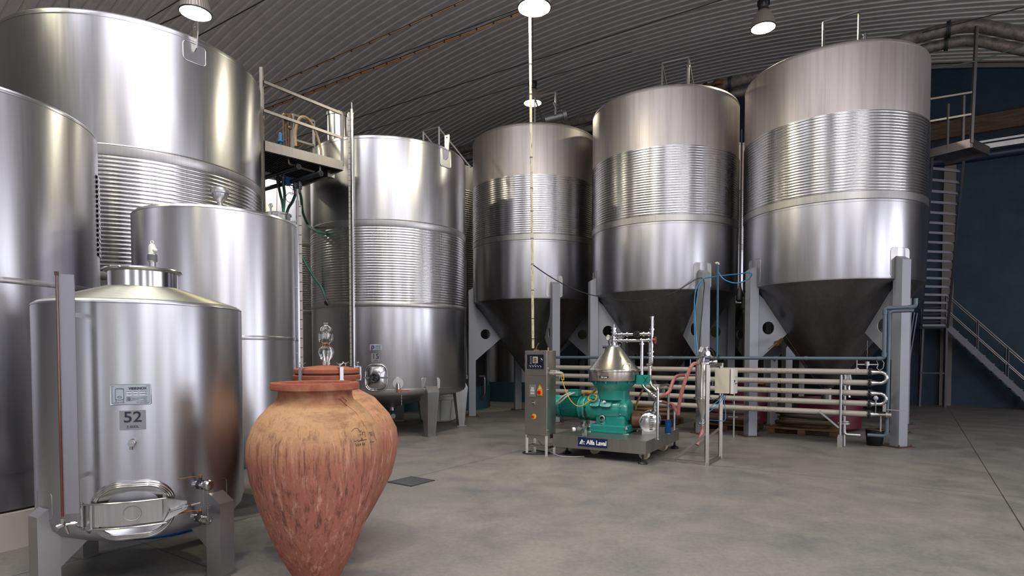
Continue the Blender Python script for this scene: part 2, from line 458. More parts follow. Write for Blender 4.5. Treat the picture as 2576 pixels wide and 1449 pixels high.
# ================================================================ cone bottomed tanks
RC = 1.58
def cone_tank(name, label, first_angle, rows=True):
    t = thing(name, label, 'tank', (0, 0, 0), 'cone bottomed tanks on legs')
    R = RC
    b = MB(); b.lathe([(R, 5.73), (R, 6.86), (R - .012, 6.90), (R - .04, 6.925), (R - .1, 6.93), (.5, 7.05), (.001, 7.06)], n=128)
    o = b.build('upper_shell', M['matte'], t)
    b = MB(); seam(b, (0, 0, 0), R, 6.86, .02, .004); b.build('rim_seam', M['weld'], o)
    b = MB(); b.lathe(jacket_prof(R, 4.38, 5.73), n=128); b.build('cooling_jacket', M['jacket'], t)
    b = MB(); b.lathe([(R + .001, 4.235), (R + .010, 4.245), (R + .010, 4.37), (R + .001, 4.38)], n=128)
    for a in (first_angle + 1.25, first_angle + 3.0): b.box((R * math.cos(a), R * math.sin(a), 4.31), .03, .012, .14, V((math.cos(a), math.sin(a), 0)), V((-math.sin(a), math.cos(a), 0)))
    b.build('band', M['plate'], t)
    b = MB(); b.lathe([(R - .01, 2.885), (R, 2.91), (R, 4.24)], n=128); seam(b, (0, 0, 0), R, 4.20, .014, .003)
    o = b.build('lower_shell', M['shell'], t)
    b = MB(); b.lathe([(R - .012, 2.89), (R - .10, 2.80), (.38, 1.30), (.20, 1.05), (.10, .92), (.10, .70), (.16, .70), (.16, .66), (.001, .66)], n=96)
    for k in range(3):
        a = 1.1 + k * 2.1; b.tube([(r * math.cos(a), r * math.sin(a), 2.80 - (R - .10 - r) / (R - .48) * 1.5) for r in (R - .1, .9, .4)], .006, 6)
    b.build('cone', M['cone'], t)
    for k, a in enumerate((first_angle, first_angle - math.radians(97), first_angle - PI, first_angle + math.radians(83))):
        b = MB(); er, et = box_leg(b, (0, 0, 0), a, R + .035, .185, .175, 0.0, 3.30, 3.20)
        lg = b.build('leg', M['legpaint'], t, 20)
        b = MB(); b.prism([(0, 2.80), (-.78, 2.10), (0, 1.42)], er * (R - .05), er, ZX, .02, hole=(-.26, 2.10, .125)); b.build('gusset', M['legpaint'], lg, 20)
        b = MB(); b.box(er * (R + .035) + ZX * .008, .34, .34, .016, er, et)
        for i in (-1, 1):
            for j in (-1, 1): b.cyl(er * (R + .035 + i * .13) + et * (j * .13) + ZX * .016, er * (R + .035 + i * .13) + et * (j * .13) + ZX * .05, .012, n=6)
        b.build('foot_plate', M['rust'], lg, 20)
        b = MB(); wrap_patch(b, R, rrect(.40, .50, .06), a, 3.165, .006); cyl_ring(b, (0, 0, 0), R, rrect(.40, .50, .06), a, 3.165, .003, .004, 6)
        b.build('leg_pad', M['plate'], t)
    return t
def guard_frame(t, p, q, h, back, drop, wd=.035):
    """two posts p, q joined by a top bar, a sloping brace behind each"""
    b = MB(); p, q = V(p), V(q)
    for x in (p, q):
        b.bar(x, x + ZX * h, wd, wd); b.bar(x + ZX * (h - .02), x + V(back) + ZX * drop, wd * .8, wd * .8)
    b.bar(p + ZX * h, q + ZX * h, wd, wd); return b.build('guard_rail', M['rail'], t, 20)
def ang(d): return math.radians(d)
CA, CB, CC = V((6.24, 11.72, 0)), V((3.40, 13.41, 0)), V((.58, 15.34, 0))
tA = cone_tank('cone_tank', 'tall cone bottomed steel tank nearest the ladder, right of the beige box stand', ang(-75))
GRP = []
def place(src, c, label, first=False):
    o = src if first else copy_tree(src)
    o.location = c; o['label'] = label; return o
tB = place(tA, CB, 'cone bottomed steel tank in the middle of the front row, behind the green machine')
tC = place(tA, CC, 'cone bottomed steel tank directly behind the yellowish vertical conduit')
tA2 = place(tA, CA + BX * 3.9, 'second row cone tank, its grey cone seen behind the right end of the pipes')
tB2 = place(tA, CB + BX * 3.9, 'second row cone tank, its cone glimpsed above the beige box')
tC2 = place(tA, CC + BX * 3.9, 'second row cone tank, glimpsed behind the green machine')
tA.location = CA
for tk, p, q_ in ((tA, (6.02, 11.66, 6.98), (6.50, 11.30, 6.98)), (tB, (3.32, 13.30, 6.98), (3.82, 13.03, 6.98)), (tC, (.57, 15.0, 6.98), (1.07, 14.74, 6.98))):
    guard_frame(tk, p, q_, 1.03, BX * .75, .05)
# small vents on the tank tops
def vent(t, p, h, r, tilt=V((0, 0, 0))):
    b = MB(); b.cyl(p, V(p) + ZX * h + tilt, r, n=14); b.cyl(V(p) + ZX * h + tilt, V(p) + ZX * (h + .03) + tilt, r * 1.3, n=14); return b.build('vent_pipe', M['rail'], t)
vent(tB, at(1730, 208, 12.9) - ZX * .3, .62, .035)
vent(tA, at(2176, 98, 11.2) - ZX * .1, .16, .03)
b = MB(); b.cyl(at(1370, 303, 14.4), at(1415, 292, 14.4), .11, n=20); b.cyl(at(1415, 292, 14.4), at(1424, 290, 14.4), .15, n=20)
b.tube([at(1397, 290, 14.3), at(1398, 272, 14.3), at(1392, 258, 14.3)], .035, 10); b.build('top_pipe', M['rail'], tC)
# ---------------------------------------------------------------- tank 15 and its neighbour
CD = V((-2.58, 12.61, 0)); RD = 1.585
def tank15(label, n_=0):
    t = thing('wine_tank', label, 'tank', (0, 0, 0), 'grooved wine tanks on tapered legs'); R = RD
    b = MB(); b.lathe([(R, 4.08), (R, 5.58), (R - .01, 5.62), (R - .04, 5.646), (R - .1, 5.66), (.5, 5.80), (.001, 5.82)], n=128); seam(b, (0, 0, 0), R, 5.57, .014, .003)
    b.build('upper_shell', M['shell_d'], t)
    b = MB(); b.lathe([(R + .001, 3.955), (R + .008, 3.965), (R + .008, 4.075), (R + .012, 4.08), (R + .001, 4.095)], n=128); b.lathe([(R + .001, 2.475), (R + .008, 2.485), (R + .008, 2.57), (R + .001, 2.58)], n=128)
    b.build('band', M['plate'], t)
    b = MB(); b.lathe(jacket_prof(R, 2.58, 3.955), n=128); b.build('cooling_jacket', M['jacket'], t)
    b = MB(); b.lathe([(.001, .46), (.14, .47), (.16, .50), (R - .10, .80), (R - .03, .84), (R, .90), (R, 2.48)], n=128); seam(b, (0, 0, 0), R, .93, .012, .003); seam(b, (0, 0, 0), R, 2.46, .014, .004)
    b.build('lower_shell', M['shell'], t)
    for k in range(5):
        a = ang(-50 + 72 * k); er = V((math.cos(a), math.sin(a), 0)); et = V((-er.y, er.x, 0)); b = MB(); vs = []
        for (z, w_, d0, d1) in ((0, .17, R - .10, R + .02), (.86, .26, R - .20, R + .09), (.97, .26, R - .04, R + .03)):
            for (d, s_) in ((d0, -1), (d1, -1), (d1, 1), (d0, 1)): vs.append(er * d + et * (s_ * w_ / 2) + ZX * z)
        b.add(vs, [(3, 2, 1, 0), (8, 9, 10, 11)] + [(L * 4 + i, L * 4 + (i + 1) % 4, L * 4 + 4 + (i + 1) % 4, L * 4 + 4 + i) for L in (0, 1) for i in range(4)])
        b.box(er * (R - .04) + ZX * .006, .22, .20, .012, er, et)
        lg = b.build('leg', M['plate'], t, 20)
        b = MB(); wrap_patch(b, R, rrect(.42, .22, .05), a, 1.03, .005); cyl_ring(b, (0, 0, 0), R, rrect(.42, .22, .05), a, 1.03, .003, .004, 6); b.build('leg_pad', M['plate'], t)
    b = MB(); b.tube(bend([(.02, 0, .50), (.02, -.0, .34), (.10, -.28, .30)], .1), .05, 14); b.build('outlet_elbow', M['satin'], t)
    return t
tD = tank15('steel wine tank numbered 15, with round handwheel hatch and red valve, behind the clay jars')
tD.name = 'wine_tank'
tD3 = copy_tree(tD); tD3.location = CD - AX * 3.42; tD3['label'] = 'grooved steel tank mostly hidden behind tank 15, seen left of it past the green hose'
tE = copy_tree(tD); tE.location = V((-5.32, 8.60, 0)); tE['label'] = 'towering steel tank at the upper left, rising behind tank 52 and its neighbours'
tD.location = CD
b = MB(); b.lathe([(.21, 5.75), (.21, 6.36), (.225, 6.36), (.225, 6.42), (.20, 6.43), (.001, 6.46)], (at(849, 343, 12.1).x, 12.1, 0), 40)
b.build('manway_neck', M['polish'], tD)
guard_frame(tD, (-2.03, 13.75, 5.72), (-1.64, 13.5, 5.72), .98, BX * .2 + AX * .75, .0)
# lifting lug on the rim of tank 15
def lug(t, c, R, x, y, z_top, z_bot, w=.30, h=.34):
    p, a = hit(c, R, x, y); er = V((math.cos(a), math.sin(a), 0)); et = V((-er.y, er.x, 0)); cc = V((c[0], c[1], 0))
    b = MB(); pts = rrect(w, h, .05); zz = z_bot + h / 2
    n = len(pts); vs = []
    for k in (0, 1):
        for (px_, pz) in pts:
            tt = a + px_ / R; rr = R + .007 * k; vs.append(cc + V((rr * math.cos(tt), rr * math.sin(tt), zz + pz)))
    b.add(vs, [tuple(range(n, 2 * n))] + [(i, (i + 1) % n, n + (i + 1) % n, n + i) for i in range(n)])
    cyl_ring(b, cc, R, pts, a, zz, .006, .006, 6)
    o = b.build('lug_pad', M['shell_d'], t)
    b = MB(); b.prism([(-.02, 0), (.06, .05), (.07, .10), (.10, z_top - z_bot - .12), (.10, z_top - z_bot), (-.02, z_top - z_bot)], cc + er * R + ZX * (z_bot + .12), er, ZX, .014, hole=(.04, z_top - z_bot - .05, .018))
    b.build('lifting_lug', M['plate'], t)
lug(tD, CD, RD, 1121, 385, 5.73, 5.24)
# hatch, name plate, number and valve of tank 15
def dish(mb, c, R, a, z, w, h, r, deep, off=.012, n=9):
    rings = []
    for k in range(n + 1):
        f = k / n; pts = rrect(w * (1 - f * .999) , h * (1 - f * .999), r * (1 - f * .999), 8); prof = math.sin(min(f * 1.6, 1) * PI / 2)
        rings.append([V(c) + V(((R + off - deep * prof) * math.cos(a + x / R), (R + off - deep * prof) * math.sin(a + x / R), z + y)) for x, y in pts])
    m = len(rings[0]); vs = [p for rg in rings for p in rg]
    mb.add(vs, [(L * m + i, L * m + (i + 1) % m, (L + 1) * m + (i + 1) % m, (L + 1) * m + i) for L in range(n) for i in range(m)])
p, a = hit(CD, RD, 946, 950); z = p.z
b = MB(); dish(b, CD, RD, a, z, .36, .44, .12, -.05, .01); h_ = b.build('hatch', M['polish'], tD)
b = MB(); cyl_ring(b, CD, RD, rrect(.40, .48, .13), a, z, .012, .016); cyl_ring(b, CD, RD, rrect(.345, .425, .11), a, z, .018, .008); b.build('hatch_frame', M['polish'], h_)
er = V((math.cos(a), math.sin(a), 0)); et = V((-er.y, er.x, 0)); hc_ = CD + er * (RD + .14) + ZX * z
b = MB(); b.bar(hc_ - et * .22 - er * .09, hc_ + et * .22 - er * .09, .02, .03); b.cyl(hc_ - er * .12, hc_, .018); b.build('hatch_bar', M['satin'], h_)
b = MB(); b.tube(arc(hc_, et, ZX, .075, 0, 2 * PI, 24)[:-1], .014, 8, closed=True)
for k in range(5): b.cyl(hc_, hc_ + et * (.07 * math.cos(k * 1.257)) + ZX * (.07 * math.sin(k * 1.257)), .008, n=6)
b.cyl(hc_ - er * .03, hc_ + er * .02, .03); b.build('handwheel', M['blackpl'], h_)
p, a = hit(CD, RD, 1001, 964); er = V((math.cos(a), math.sin(a), 0)); et = V((-er.y, er.x, 0)); vp = CD + er * RD + ZX * p.z
b = MB(); b.cyl(vp, vp + er * .03, .10, n=28); b.cyl(vp + er * .03, vp + er * .045, .07, n=28)
for k in range(6): b.cyl(vp + et * (.085 * math.cos(k * 1.047)) + ZX * (.085 * math.sin(k * 1.047)), vp + er * .045 + et * (.085 * math.cos(k * 1.047)) + ZX * (.085 * math.sin(k * 1.047)), .008, n=6)
fv = b.build('valve_flange', M['satin'], tD)
b = MB(); b.tube([vp + er * .04, vp + er * .12 - ZX * .03, vp + er * .15 - ZX * .13], .03, 12); b.cyl(vp + er * .15 - ZX * .12, vp + er * .15 - ZX * .16, .045, n=16); b.build('tap', M['satin'], fv)
b = MB(); b.box(vp + er * .20 - ZX * .125 + et * .09, .02, .19, .022, er, et, ZX, .004); b.box(vp + er * .19 - ZX * .13, .05, .05, .05, er, et); b.build('red_handle', mat('red_lacquer', (.45, .06, .02), .35), fv)
ch = mat('chain_steel', (.5, .5, .5), .3, 1)
b = MB()
for k in range(9): b.tube([vp + er * .16 + et * .05 - ZX * (.19 + k * .026) + (et if k % 2 else er) * (.006 * math.cos(j * .785)) + ZX * (.015 * math.sin(j * .785)) for j in range(8)], .0028, 5, closed=True)
b.build('chain', ch, fv)
ink = mat('black_ink', (.012, .012, .03), .5); lab = mat('grey_label', (.21, .215, .235), .45); platec = mat('engraved_plate', (.34, .37, .42), .4, .3)
def label_patch(t, c, R, x, y, w, h, m, name='label_plate', off=.004, r=.006):
    p, a = hit(c, R, x, y); b = MB(); pts = rrect(w, h, r, 3); n = 12
    cc = V((c[0], c[1], 0)); vs = []
    for i in range(n + 1):
        tt = a + (-w / 2 + w * i / n) / R
        for k in (0, 1): vs.append(cc + V(((R + off) * math.cos(tt), (R + off) * math.sin(tt), p.z + (-h / 2, h / 2)[k])))
    b.add(vs, [(2 * i, 2 * i + 2, 2 * i + 3, 2 * i + 1) for i in range(n)])
    for k in (0, 1):
        tt = a + (-w / 2, w / 2)[k] / R
    o = b.build(name, m, t); return o, a, p.z
o, a, z = label_patch(tD, CD, RD, 944.5, 874, .21, .105, platec, 'name_plate', .006)
b = MB(); cyl_ring(b, CD, RD, rrect(.21, .105, .006, 2), a, z, .006, .004, 4)
for i in range(2): b.tube([CD + V(((RD + .008) * math.cos(a + x / RD), (RD + .008) * math.sin(a + x / RD), z + yy)) for x, yy in ((0, -.045), (0, .045))], .0025, 4)
b.build('plate_rim', M['satin'], o)
b = MB(); text_cyl(b, 'p', .12, CD, RD, a, z + .012, .009, 1.0, .004, 'CENTER', -.048); b.build('logo', mat('navy_ink', (.02, .03, .16), .5), o)
b = MB()
b.add([CD + V(((RD + .0095) * math.cos(a + x / RD), (RD + .0095) * math.sin(a + x / RD), z + yy)) for x, yy in ((-.082, -.035), (-.065, -.035), (-.065, .01), (-.082, -.005))], [(0, 1, 2, 3)]); b.build('logo_stroke', mat('crimson_ink', (.35, .02, .03), .5), o)
b = MB()
for k in range(5):
    for j in range(2):
        x0 = .012 + j * .045; zz = z + .034 - k * .017
        b.add([CD + V(((RD + .0095) * math.cos(a + x / RD), (RD + .0095) * math.sin(a + x / RD), yy)) for x, yy in ((x0, zz), (x0 + .034, zz), (x0 + .034, zz + .004), (x0, zz + .004))], [(0, 1, 2, 3)])
b.build('small_print', ink, o)
o, a, z = label_patch(tD, CD, RD, 945, 900, .16, .165, lab, 'number_label')
b = MB(); text_cyl(b, '15', .135, CD, RD, a, z + .022, .007); text_cyl(b, '30.000L', .026, CD, RD, a, z - .055, .007); b.build('lettering', ink, o)
# level gauge of tank 15: glass tube and ruler standing in front of the shell
def gauge(t, x0, y0, x1, y1, Y, r, ruler=None, name='level_gauge'):
    p0, p1 = at(x0, y0, Y), at(x1, y1, Y); p1.x = p0.x; b = MB(); b.cyl(p1, p0, r, n=14); b.cyl(p0, p0 + ZX * .12, r * .5, n=10)
    b.cyl(p1, p1 + ZX * .06, r * 1.7, n=12)
    o = b.build(name, M['polish'], t)
    if ruler:
        b = MB(); c_ = (p0 + p1) / 2 + V((ruler, .0, 0)); b.box(c_, .035, .006, (p0 - p1).length - .1); oo = b.build('ruler', mat('ruler_metal', (.45, .42, .40), .4, .4), o)
        b = MB(); n = int((p0 - p1).length / .1)
        for k in range(n): b.box(V((c_.x, c_.y - .004, p1.z + .08 + k * .1)), .034, .002, .006)
        b.build('tick_marks', ink, oo)
    c = V((t.location.x, t.location.y, 0)); d = (c - V((p0.x, p0.y, 0))).normalized()
    for f in (.12, .5, .88):
        b = MB(); pz = p1 + (p0 - p1) * f; b.bar(pz, pz + d * .35, .03, .012); b.build('gauge_bracket', M['satin'], o)
    return o
gauge(tD, 885, 275, 886, 928, 11.05, .028, -.055)
# second gauge on the jacket of tank 15 (pair of pipes)
b = MB()
for x in (829, 841):
    p0, p1 = at(x, 588, 11.55), at(x, 757, 11.55); p1.x = p0.x; b.cyl(p1, p0, .026 if x == 829 else .012, n=12)
b.build('jacket_pipe', M['polish'], tD)
# ---------------------------------------------------------------- giant tank E : same make as tank 15
CE = V((-5.32, 8.60, 0)); RE = RD
lug(tE, CE, RE, 489, 120, 5.67, 5.30, .28, .24)
# ---------------------------------------------------------------- tank F at the left edge
CF = V((-5.10, 5.35, 0)); RF = 1.15
t = thing('wine_tank', 'bright steel tank cut off by the left edge of the picture, behind tank 52', 'tank', CF)
b = MB(); b.lathe([(RF - .01, .62), (RF, .66), (RF, 3.69), (RF - .005, 3.72), (RF - .03, 3.745), (RF - .06, 3.75), (.3, 3.92), (.001, 3.93)], CF, 128)
seam(b, CF, RF, 3.70, .012, .003); b.build('shell', M['shell'], t)
b = MB(); b.lathe([(RF + .001, 2.17), (RF + .004, 2.175), (RF + .004, 2.215), (RF + .001, 2.22)], CF, 128); b.build('weld_band', M['plate'], t)
p, a = hit(CF, RF, 246, 500)
b = MB(); b.lathe(jacket_prof(RF, 2.55, 3.35, .048), CF, 80, a - .06, a + 2.6); b.build('cooling_jacket', M['jacket'], t)
b = MB(); b.lathe([(RF - .08, .30), (RF - .02, .32), (RF - .02, .62)], CF, 96); b.build('skirt', M['shell_d'], t)
b = MB(); b.lathe([(RF + .02, 0), (RF + .02, .30), (.5, .30)], CF, 64); b.build('plinth', mat('pale_concrete', (.42, .38, .37), .8), t)
# ---------------------------------------------------------------- tank H
CH = V((-3.075, 6.25, 0)); RH = .775
t = tH = thing('wine_tank', 'plain smooth steel tank directly behind tank 52, with small lidded neck and vent cap', 'tank', CH)
b = MB(); b.lathe([(.001, .40), (.3, .41), (.60, .46), (.72, .50), (RH, .57), (RH, 2.94), (RH - .004, 2.965), (RH - .02, 2.983), (RH - .05, 2.99), (.2, 3.07), (.001, 3.08)], CH, 128)
seam(b, CH, RH, 2.955, .01, .002); b.build('shell', M['shell'], t)
b = MB(); b.lathe([(RH + .001, 1.735), (RH + .004, 1.74), (RH + .004, 1.77), (RH + .001, 1.775)], CH, 128); b.build('weld_band', M['shell_d'], t)
for k in range(4):
    aa = ang(20 + 90 * k); b = MB(); box_leg(b, CH, aa, RH * .86, .11, .11, 0, .60, .56); b.build('leg', M['satin'], t, 20)
c = at(699, 540, 6.34); c.z = 0
b = MB(); b.lathe([(.125, 2.96), (.125, 3.06), (.138, 3.065), (.138, 3.08), (.125, 3.085), (.001, 3.11)], c, 40); b.build('neck', M['polish'], t)
b = MB(); b.bar(c + V((-.02, -.135, 3.04)), c + V((-.02, -.14, 3.15)), .025, .010); b.tube(arc(c + V((-.02, -.135, 3.14)), V((1, 0, 0)), ZX, .02, 0, 2 * PI, 10)[:-1], .005, 5, closed=True); b.build('neck_clamp', M['satin'], t)
c = at(553, 500, 6.05); c.z = 0
b = MB(); b.lathe([(.026, 2.98), (.026, 3.13), (.045, 3.15), (.07, 3.18), (.073, 3.215), (.088, 3.22), (.092, 3.24), (.088, 3.265), (.065, 3.28), (.001, 3.29)], c, 36); b.build('vent_cap', M['satin'], t)
gauge(tH, 748, 505, 749, 940, 6.36, .017, .026)
# ---------------------------------------------------------------- dark tanks further back, on blue plinths
bp = mat('blue_plinth_paint', (.03, .09, .13), .6)
for (c, ztop, lb) in ((V((-2.27, 17.9, 0)), 6.86, 'dark grooved tank on a blue plinth, filling the gap right of tank 15'), (V((.25, 21.0 - .1, 0)), 5.2, 'farthest dark tank on a blue plinth, seen left of the control cabinet')):
    R = 1.35 if c.y > 19 else 1.58
    t = thing('storage_tank', lb, 'tank', c, 'dark tanks on blue plinths')
    b = MB(); b.lathe([(R, .66), (R, ztop * .35)], c, 96); b.build('lower_shell', M['shell_d'], t)
    b = MB(); b.lathe([(R, ztop * .9), (R, ztop - .03), (R - .04, ztop), (.001, ztop + .1)], c, 96); b.build('upper_shell', M['shell_d'], t)
    b = MB(); b.lathe(jacket_prof(R, ztop * .35, ztop * .9, .06), c, 96); b.build('cooling_jacket', M['jacket'], t)
    b = MB(); b.lathe([(R + .03, 0), (R + .03, .66), (.4, .66)], c, 64); b.build('plinth', bp, t)
    b = MB(); x = c + V((R * .6, -R * .8, 0)) * 1.05; b.cyl(x + ZX * 1.0, x + ZX * 4.2, .02, n=8); b.cyl(x + ZX * .9, x + ZX * 1.0, .05, n=8); b.build('gauge_tube', M['satin'], t)
    b = MB(); pp = c + V((R * .85, -R * .55, .95)); b.tube(bend([pp, pp + V((.15, -.15, 0)), pp + V((.15, -.15, -.5)), pp + V((.05, -.1, -.6))], .08), .045, 10); b.build('drain_pipe', M['cone'], t)
# ================================================================ tank 52
CG = V((-2.77, 4.47, 0)); RG = .668
t = tG = thing('wine_tank', 'small steel tank numbered 52 in the left foreground, standing on square legs', 'tank', CG)
b = MB(); b.lathe([(.001, .27), (.30, .29), (.50, .335), (.60, .38), (.648, .43), (RG, .50), (RG, 1.92), (RG - .006, 1.945), (RG - .02, 1.955)], CG, 160)
for z in (1.935,): seam(b, CG, RG, z, .010, .002)
b.build('shell', steel('tank_52_steel', (.47, .475, .52), .36, .7, .05, .10), t)
b = MB(); pr = [(RG - .02, 1.955)]
for k in range(14):
    r0 = RG - .03 - k * .0295; z0 = 1.962 + k * .0098; pr += [(r0, z0), (r0 - .022, z0 + .0035), (r0 - .027, z0 + .010)]
pr.append((.225, 2.10)); b.lathe(pr, CG, 128); b.build('ridged_top', steel('top_steel', (.30, .30, .255), .42, 0, .08, .1), t)
cm_ = CG + V((.02, -.03, 0))
b = MB(); b.lathe([(.225, 2.08), (.225, 2.205)], cm_, 64); o = b.build('manway_neck', M['polish'], t)
b = MB(); b.lathe([(.225, 2.197), (.245, 2.20), (.253, 2.21), (.245, 2.222), (.18, 2.235), (.001, 2.25)], cm_, 64); b.build('lid', M['satin'], o)
b = MB(); b.lathe([(.243, 2.202), (.258, 2.206), (.262, 2.213), (.258, 2.220), (.243, 2.224)], cm_, 64)
ca = math.atan2(-1, .12); cp = cm_ + V((.26 * math.cos(ca - .25), .26 * math.sin(ca - .25), 2.213)); b.box(cp, .05, .03, .02); b.cyl(cp + V((-.03, -.01, .0)), cp + V((.035, -.01, .0)), .008); b.build('clamp_ring', M['polish'], o)
vp = V((at(384, 690, 4.47).x, 4.47, 0))
b = MB(); b.lathe([(.022, 2.235), (.022, 2.29), (.028, 2.29), (.033, 2.295), (.033, 2.345), (.028, 2.35)], vp, 28); b.build('valve_stem', M['satin'], o)
b = MB(); b.lathe([(.034, 2.295), (.034, 2.34), (.001, 2.34)], vp, 28); b.build('valve_collar', mat('grey_plastic', (.12, .125, .13), .5), o)
b = MB(); b.lathe([(.024, 2.34), (.024, 2.405), (.018, 2.42), (.001, 2.425)], vp, 24); b.sphere(vp + V((.022, -.005, 2.375)), .018, 12); b.tube(arc(vp + ZX * 2.435, V((1, 0, 0)), ZX, .011, 0, 2 * PI, 12)[:-1], .004, 6, closed=True); b.build('air_valve', M['wht'], o)
# legs
for k, (dg, r) in enumerate(((-120, .665), (-19, .70), (164, .64), (74, .64))):
    a = ang(dg); b = MB(); er, et = box_leg(b, CG, a, r, .128, .128, 0.0, .625, .535)
    lg = b.build('leg', M['satin'], t, 20)
    b = MB(); b.prism([(0, .40), (-.30, .38), (-.02, .14), (0, .14)], CG + er * (r - .05), er, ZX, .008); b.build('gusset', M['satin'], lg, 20)
    b = MB(); b.box(CG + er * r + ZX * .006, .15, .15, .012, er, et); b.build('foot_plate', M['plate'], lg, 20)
    b = MB(); pts = rrect(.21, .17, .03, 4); cyl_ring(b, CG, RG, pts, a, .60, .0, .0025, 5); b.build('leg_pad', M['satin'], t)
# name plate VIEIRINOX
o, a, z = label_patch(tG, CG, RG, 329, 992, .222, .128, platec, 'name_plate', .010)
b = MB(); cyl_ring(b, CG, RG, rrect(.222, .128, .004, 2), a, z, .008, .0045, 4); b.build('plate_rim', M['satin'], o)
b = MB(); R2 = RG + .0115
def on(x, zz, e=0): return CG + V(((R2 + e) * math.cos(a + x / RG), (R2 + e) * math.sin(a + x / RG), z + zz))
def strip(mb, pts, w=.0012): mb.tube([on(x, zz) for x, zz in pts], w, 4)
text_cyl(b, 'VIEIRINOX', .0225, CG, RG, a, z + .038, .0125, .92, .0008, 'CENTER', .040)
text_cyl(b, 'TEL.036 641201', .0105, CG, RG, a, z - .053, .0125, .9, 0, 'LEFT', -.092); text_cyl(b, 'FAX 036 642025', .0105, CG, RG, a, z - .053, .0125, .9, 0, 'RIGHT', .096)
strip(b, [(-.101, -.058), (.102, -.058), (.102, .057), (-.101, .057), (-.101, -.058)], .0009)
strip(b, [(-.083, -.030), (-.083, .036), (-.036, .036), (-.036, -.030)]); strip(b, [(-.083, .036), (-.06, .043), (-.036, .036)]); strip(b, [(-.083, -.030), (-.06, -.036), (-.036, -.030)])
strip(b, [(-.081, -.032), (-.078, -.048)]); strip(b, [(-.038, -.032), (-.041, -.048)])
strip(b, [(-.06 + .010 * math.cos(k * .785), -.016 + .007 * math.sin(k * .785)) for k in range(9)])
strip(b, [(-.021, -.042), (.092, -.042), (.092, -.018), (-.021, -.018), (-.021, -.042)])
strip(b, [(-.008 + .008 * math.cos(k * .785), -.030 + .008 * math.sin(k * .785)) for k in range(9)]); strip(b, [(-.016, -.030), (0, -.030)]); strip(b, [(-.008, -.038), (-.008, -.022)])
for (x0, x1, zz) in ((-.02, .005, .019), (.018, .04, .019), (.05, .09, .019), (-.012, 0, .003), (.02, .032, .003), (.055, .09, .003), (.006, .088, -.026), (.006, .045, -.034), (.07, .088, -.034)): strip(b, [(x0, zz), (x1, zz)], .0011)
b.build('lettering', ink, o)
b = MB()
for (x, w_, zz) in ((-.008, .026, .013), (.028, .024, .013), (.064, .03, .013), (-.008, .026, -.004), (.028, .02, -.004), (.064, .03, -.004)):
    b.add([on(x - w_ / 2, zz - .003), on(x + w_ / 2, zz - .003), on(x + w_ / 2, zz + .003), on(x - w_ / 2, zz + .003)], [(0, 1, 2, 3)])
b.build('blank_fields', mat('pale_field', (.62, .66, .72), .5), o)
o, a, z = label_patch(tG, CG, RG, 334, 1057, .148, .128, lab, 'number_label', .002)
b = MB(); text_cyl(b, '52', .098, CG, RG, a, z + .018, .004, 1.08, .001); text_cyl(b, '2.000L', .023, CG, RG, a, z - .043, .004, 1.15); b.build('lettering', ink, o)
# sampling tap
p, a = hit(CG, RG, 334, 1112); er = V((math.cos(a), math.sin(a), 0)); et = V((-er.y, er.x, 0)); o_ = CG + er * RG + ZX * p.z
b = MB(); b.cyl(o_, o_ + er * .006, .024, n=20); b.cyl(o_, o_ + er * .05, .010, n=12); b.cyl(o_ + er * .018, o_ + er * .036, .018, n=6); b.cyl(o_ + er * .045, o_ + er * .085, .021, n=6); b.cyl(o_ + er * .08, o_ + er * .09, .010, n=12); b.cyl(o_ + er * .065, o_ + er * .065 - ZX * .04, .010, n=10)
b.build('sampling_tap', M['polish'], t)
# oval hatch
p, a = hit(CG, RG, 335, 1283); z = p.z; er = V((math.cos(a), math.sin(a), 0)); et = V((-er.y, er.x, 0))
b = MB(); dish(b, CG, RG, a, z, .42, .315, .14, .02, .012); hh = b.build('hatch', M['polish'], t)
b = MB()
for (w_, h_, r_, off, rr) in ((.475, .365, .165, .010, .010), (.45, .34, .155, .018, .009), (.428, .32, .145, .022, .008)): cyl_ring(b, CG, RG, rrect(w_, h_, r_, 10), a, z, off, rr)
b.build('hatch_frame', M['polish'], hh)
def onr(x, zz, e): return CG + V(((RG + e) * math.cos(a + x / RG), (RG + e) * math.sin(a + x / RG), z + zz))
yo = -.012
b = MB(); hw = .078; xs = [-.26 + .042 * i for i in range(11)]; vs = []
for x in xs:
    for (zz, e) in ((hw, .075), (hw, .045), (hw - .006, .045), (-hw + .006, .045), (-hw, .045), (-hw, .075)): vs.append(onr(x, zz + yo, e if x > -.2 else e))
b.add(vs, [(i * 6 + j, (i + 1) * 6 + j, (i + 1) * 6 + j + 1, i * 6 + j + 1) for i in range(10) for j in (0, 2, 4)] + [(i * 6 + 1, (i + 1) * 6 + 1, (i + 1) * 6 + 2, i * 6 + 2) for i in range(3, 10)])
n0 = len(b.v)
tip = [onr(.16, hw + yo, .076), onr(.16, -hw + yo, .076), onr(.285, -.028 + yo + .018, .088), onr(.285, .028 + yo + .018, .088), onr(.20, .0 + yo, .070)]
tip2 = [v - er * .03 for v in tip]
b.add(tip + tip2, [(0, 4, 3), (4, 1, 2), (4, 2, 3), (0, 3, 8, 5), (1, 6, 7, 2), (3, 2, 7, 8)])
b.build('yoke', M['plate'], hh, 20)
b = MB()
for zz in (hw + .004, -hw - .004):
    b.tube([onr(x, zz + yo, .078) for x in [-.275 + .045 * i for i in range(11)]], .006, 6)
b.cyl(onr(-.262, hw + .012 + yo, .06), onr(-.262, -hw - .012 + yo, .06), .012); b.cyl(onr(-.215, hw + yo, .05), onr(-.215, -hw + yo, .05), .012)
b.build('hinge', M['polish'], hh)
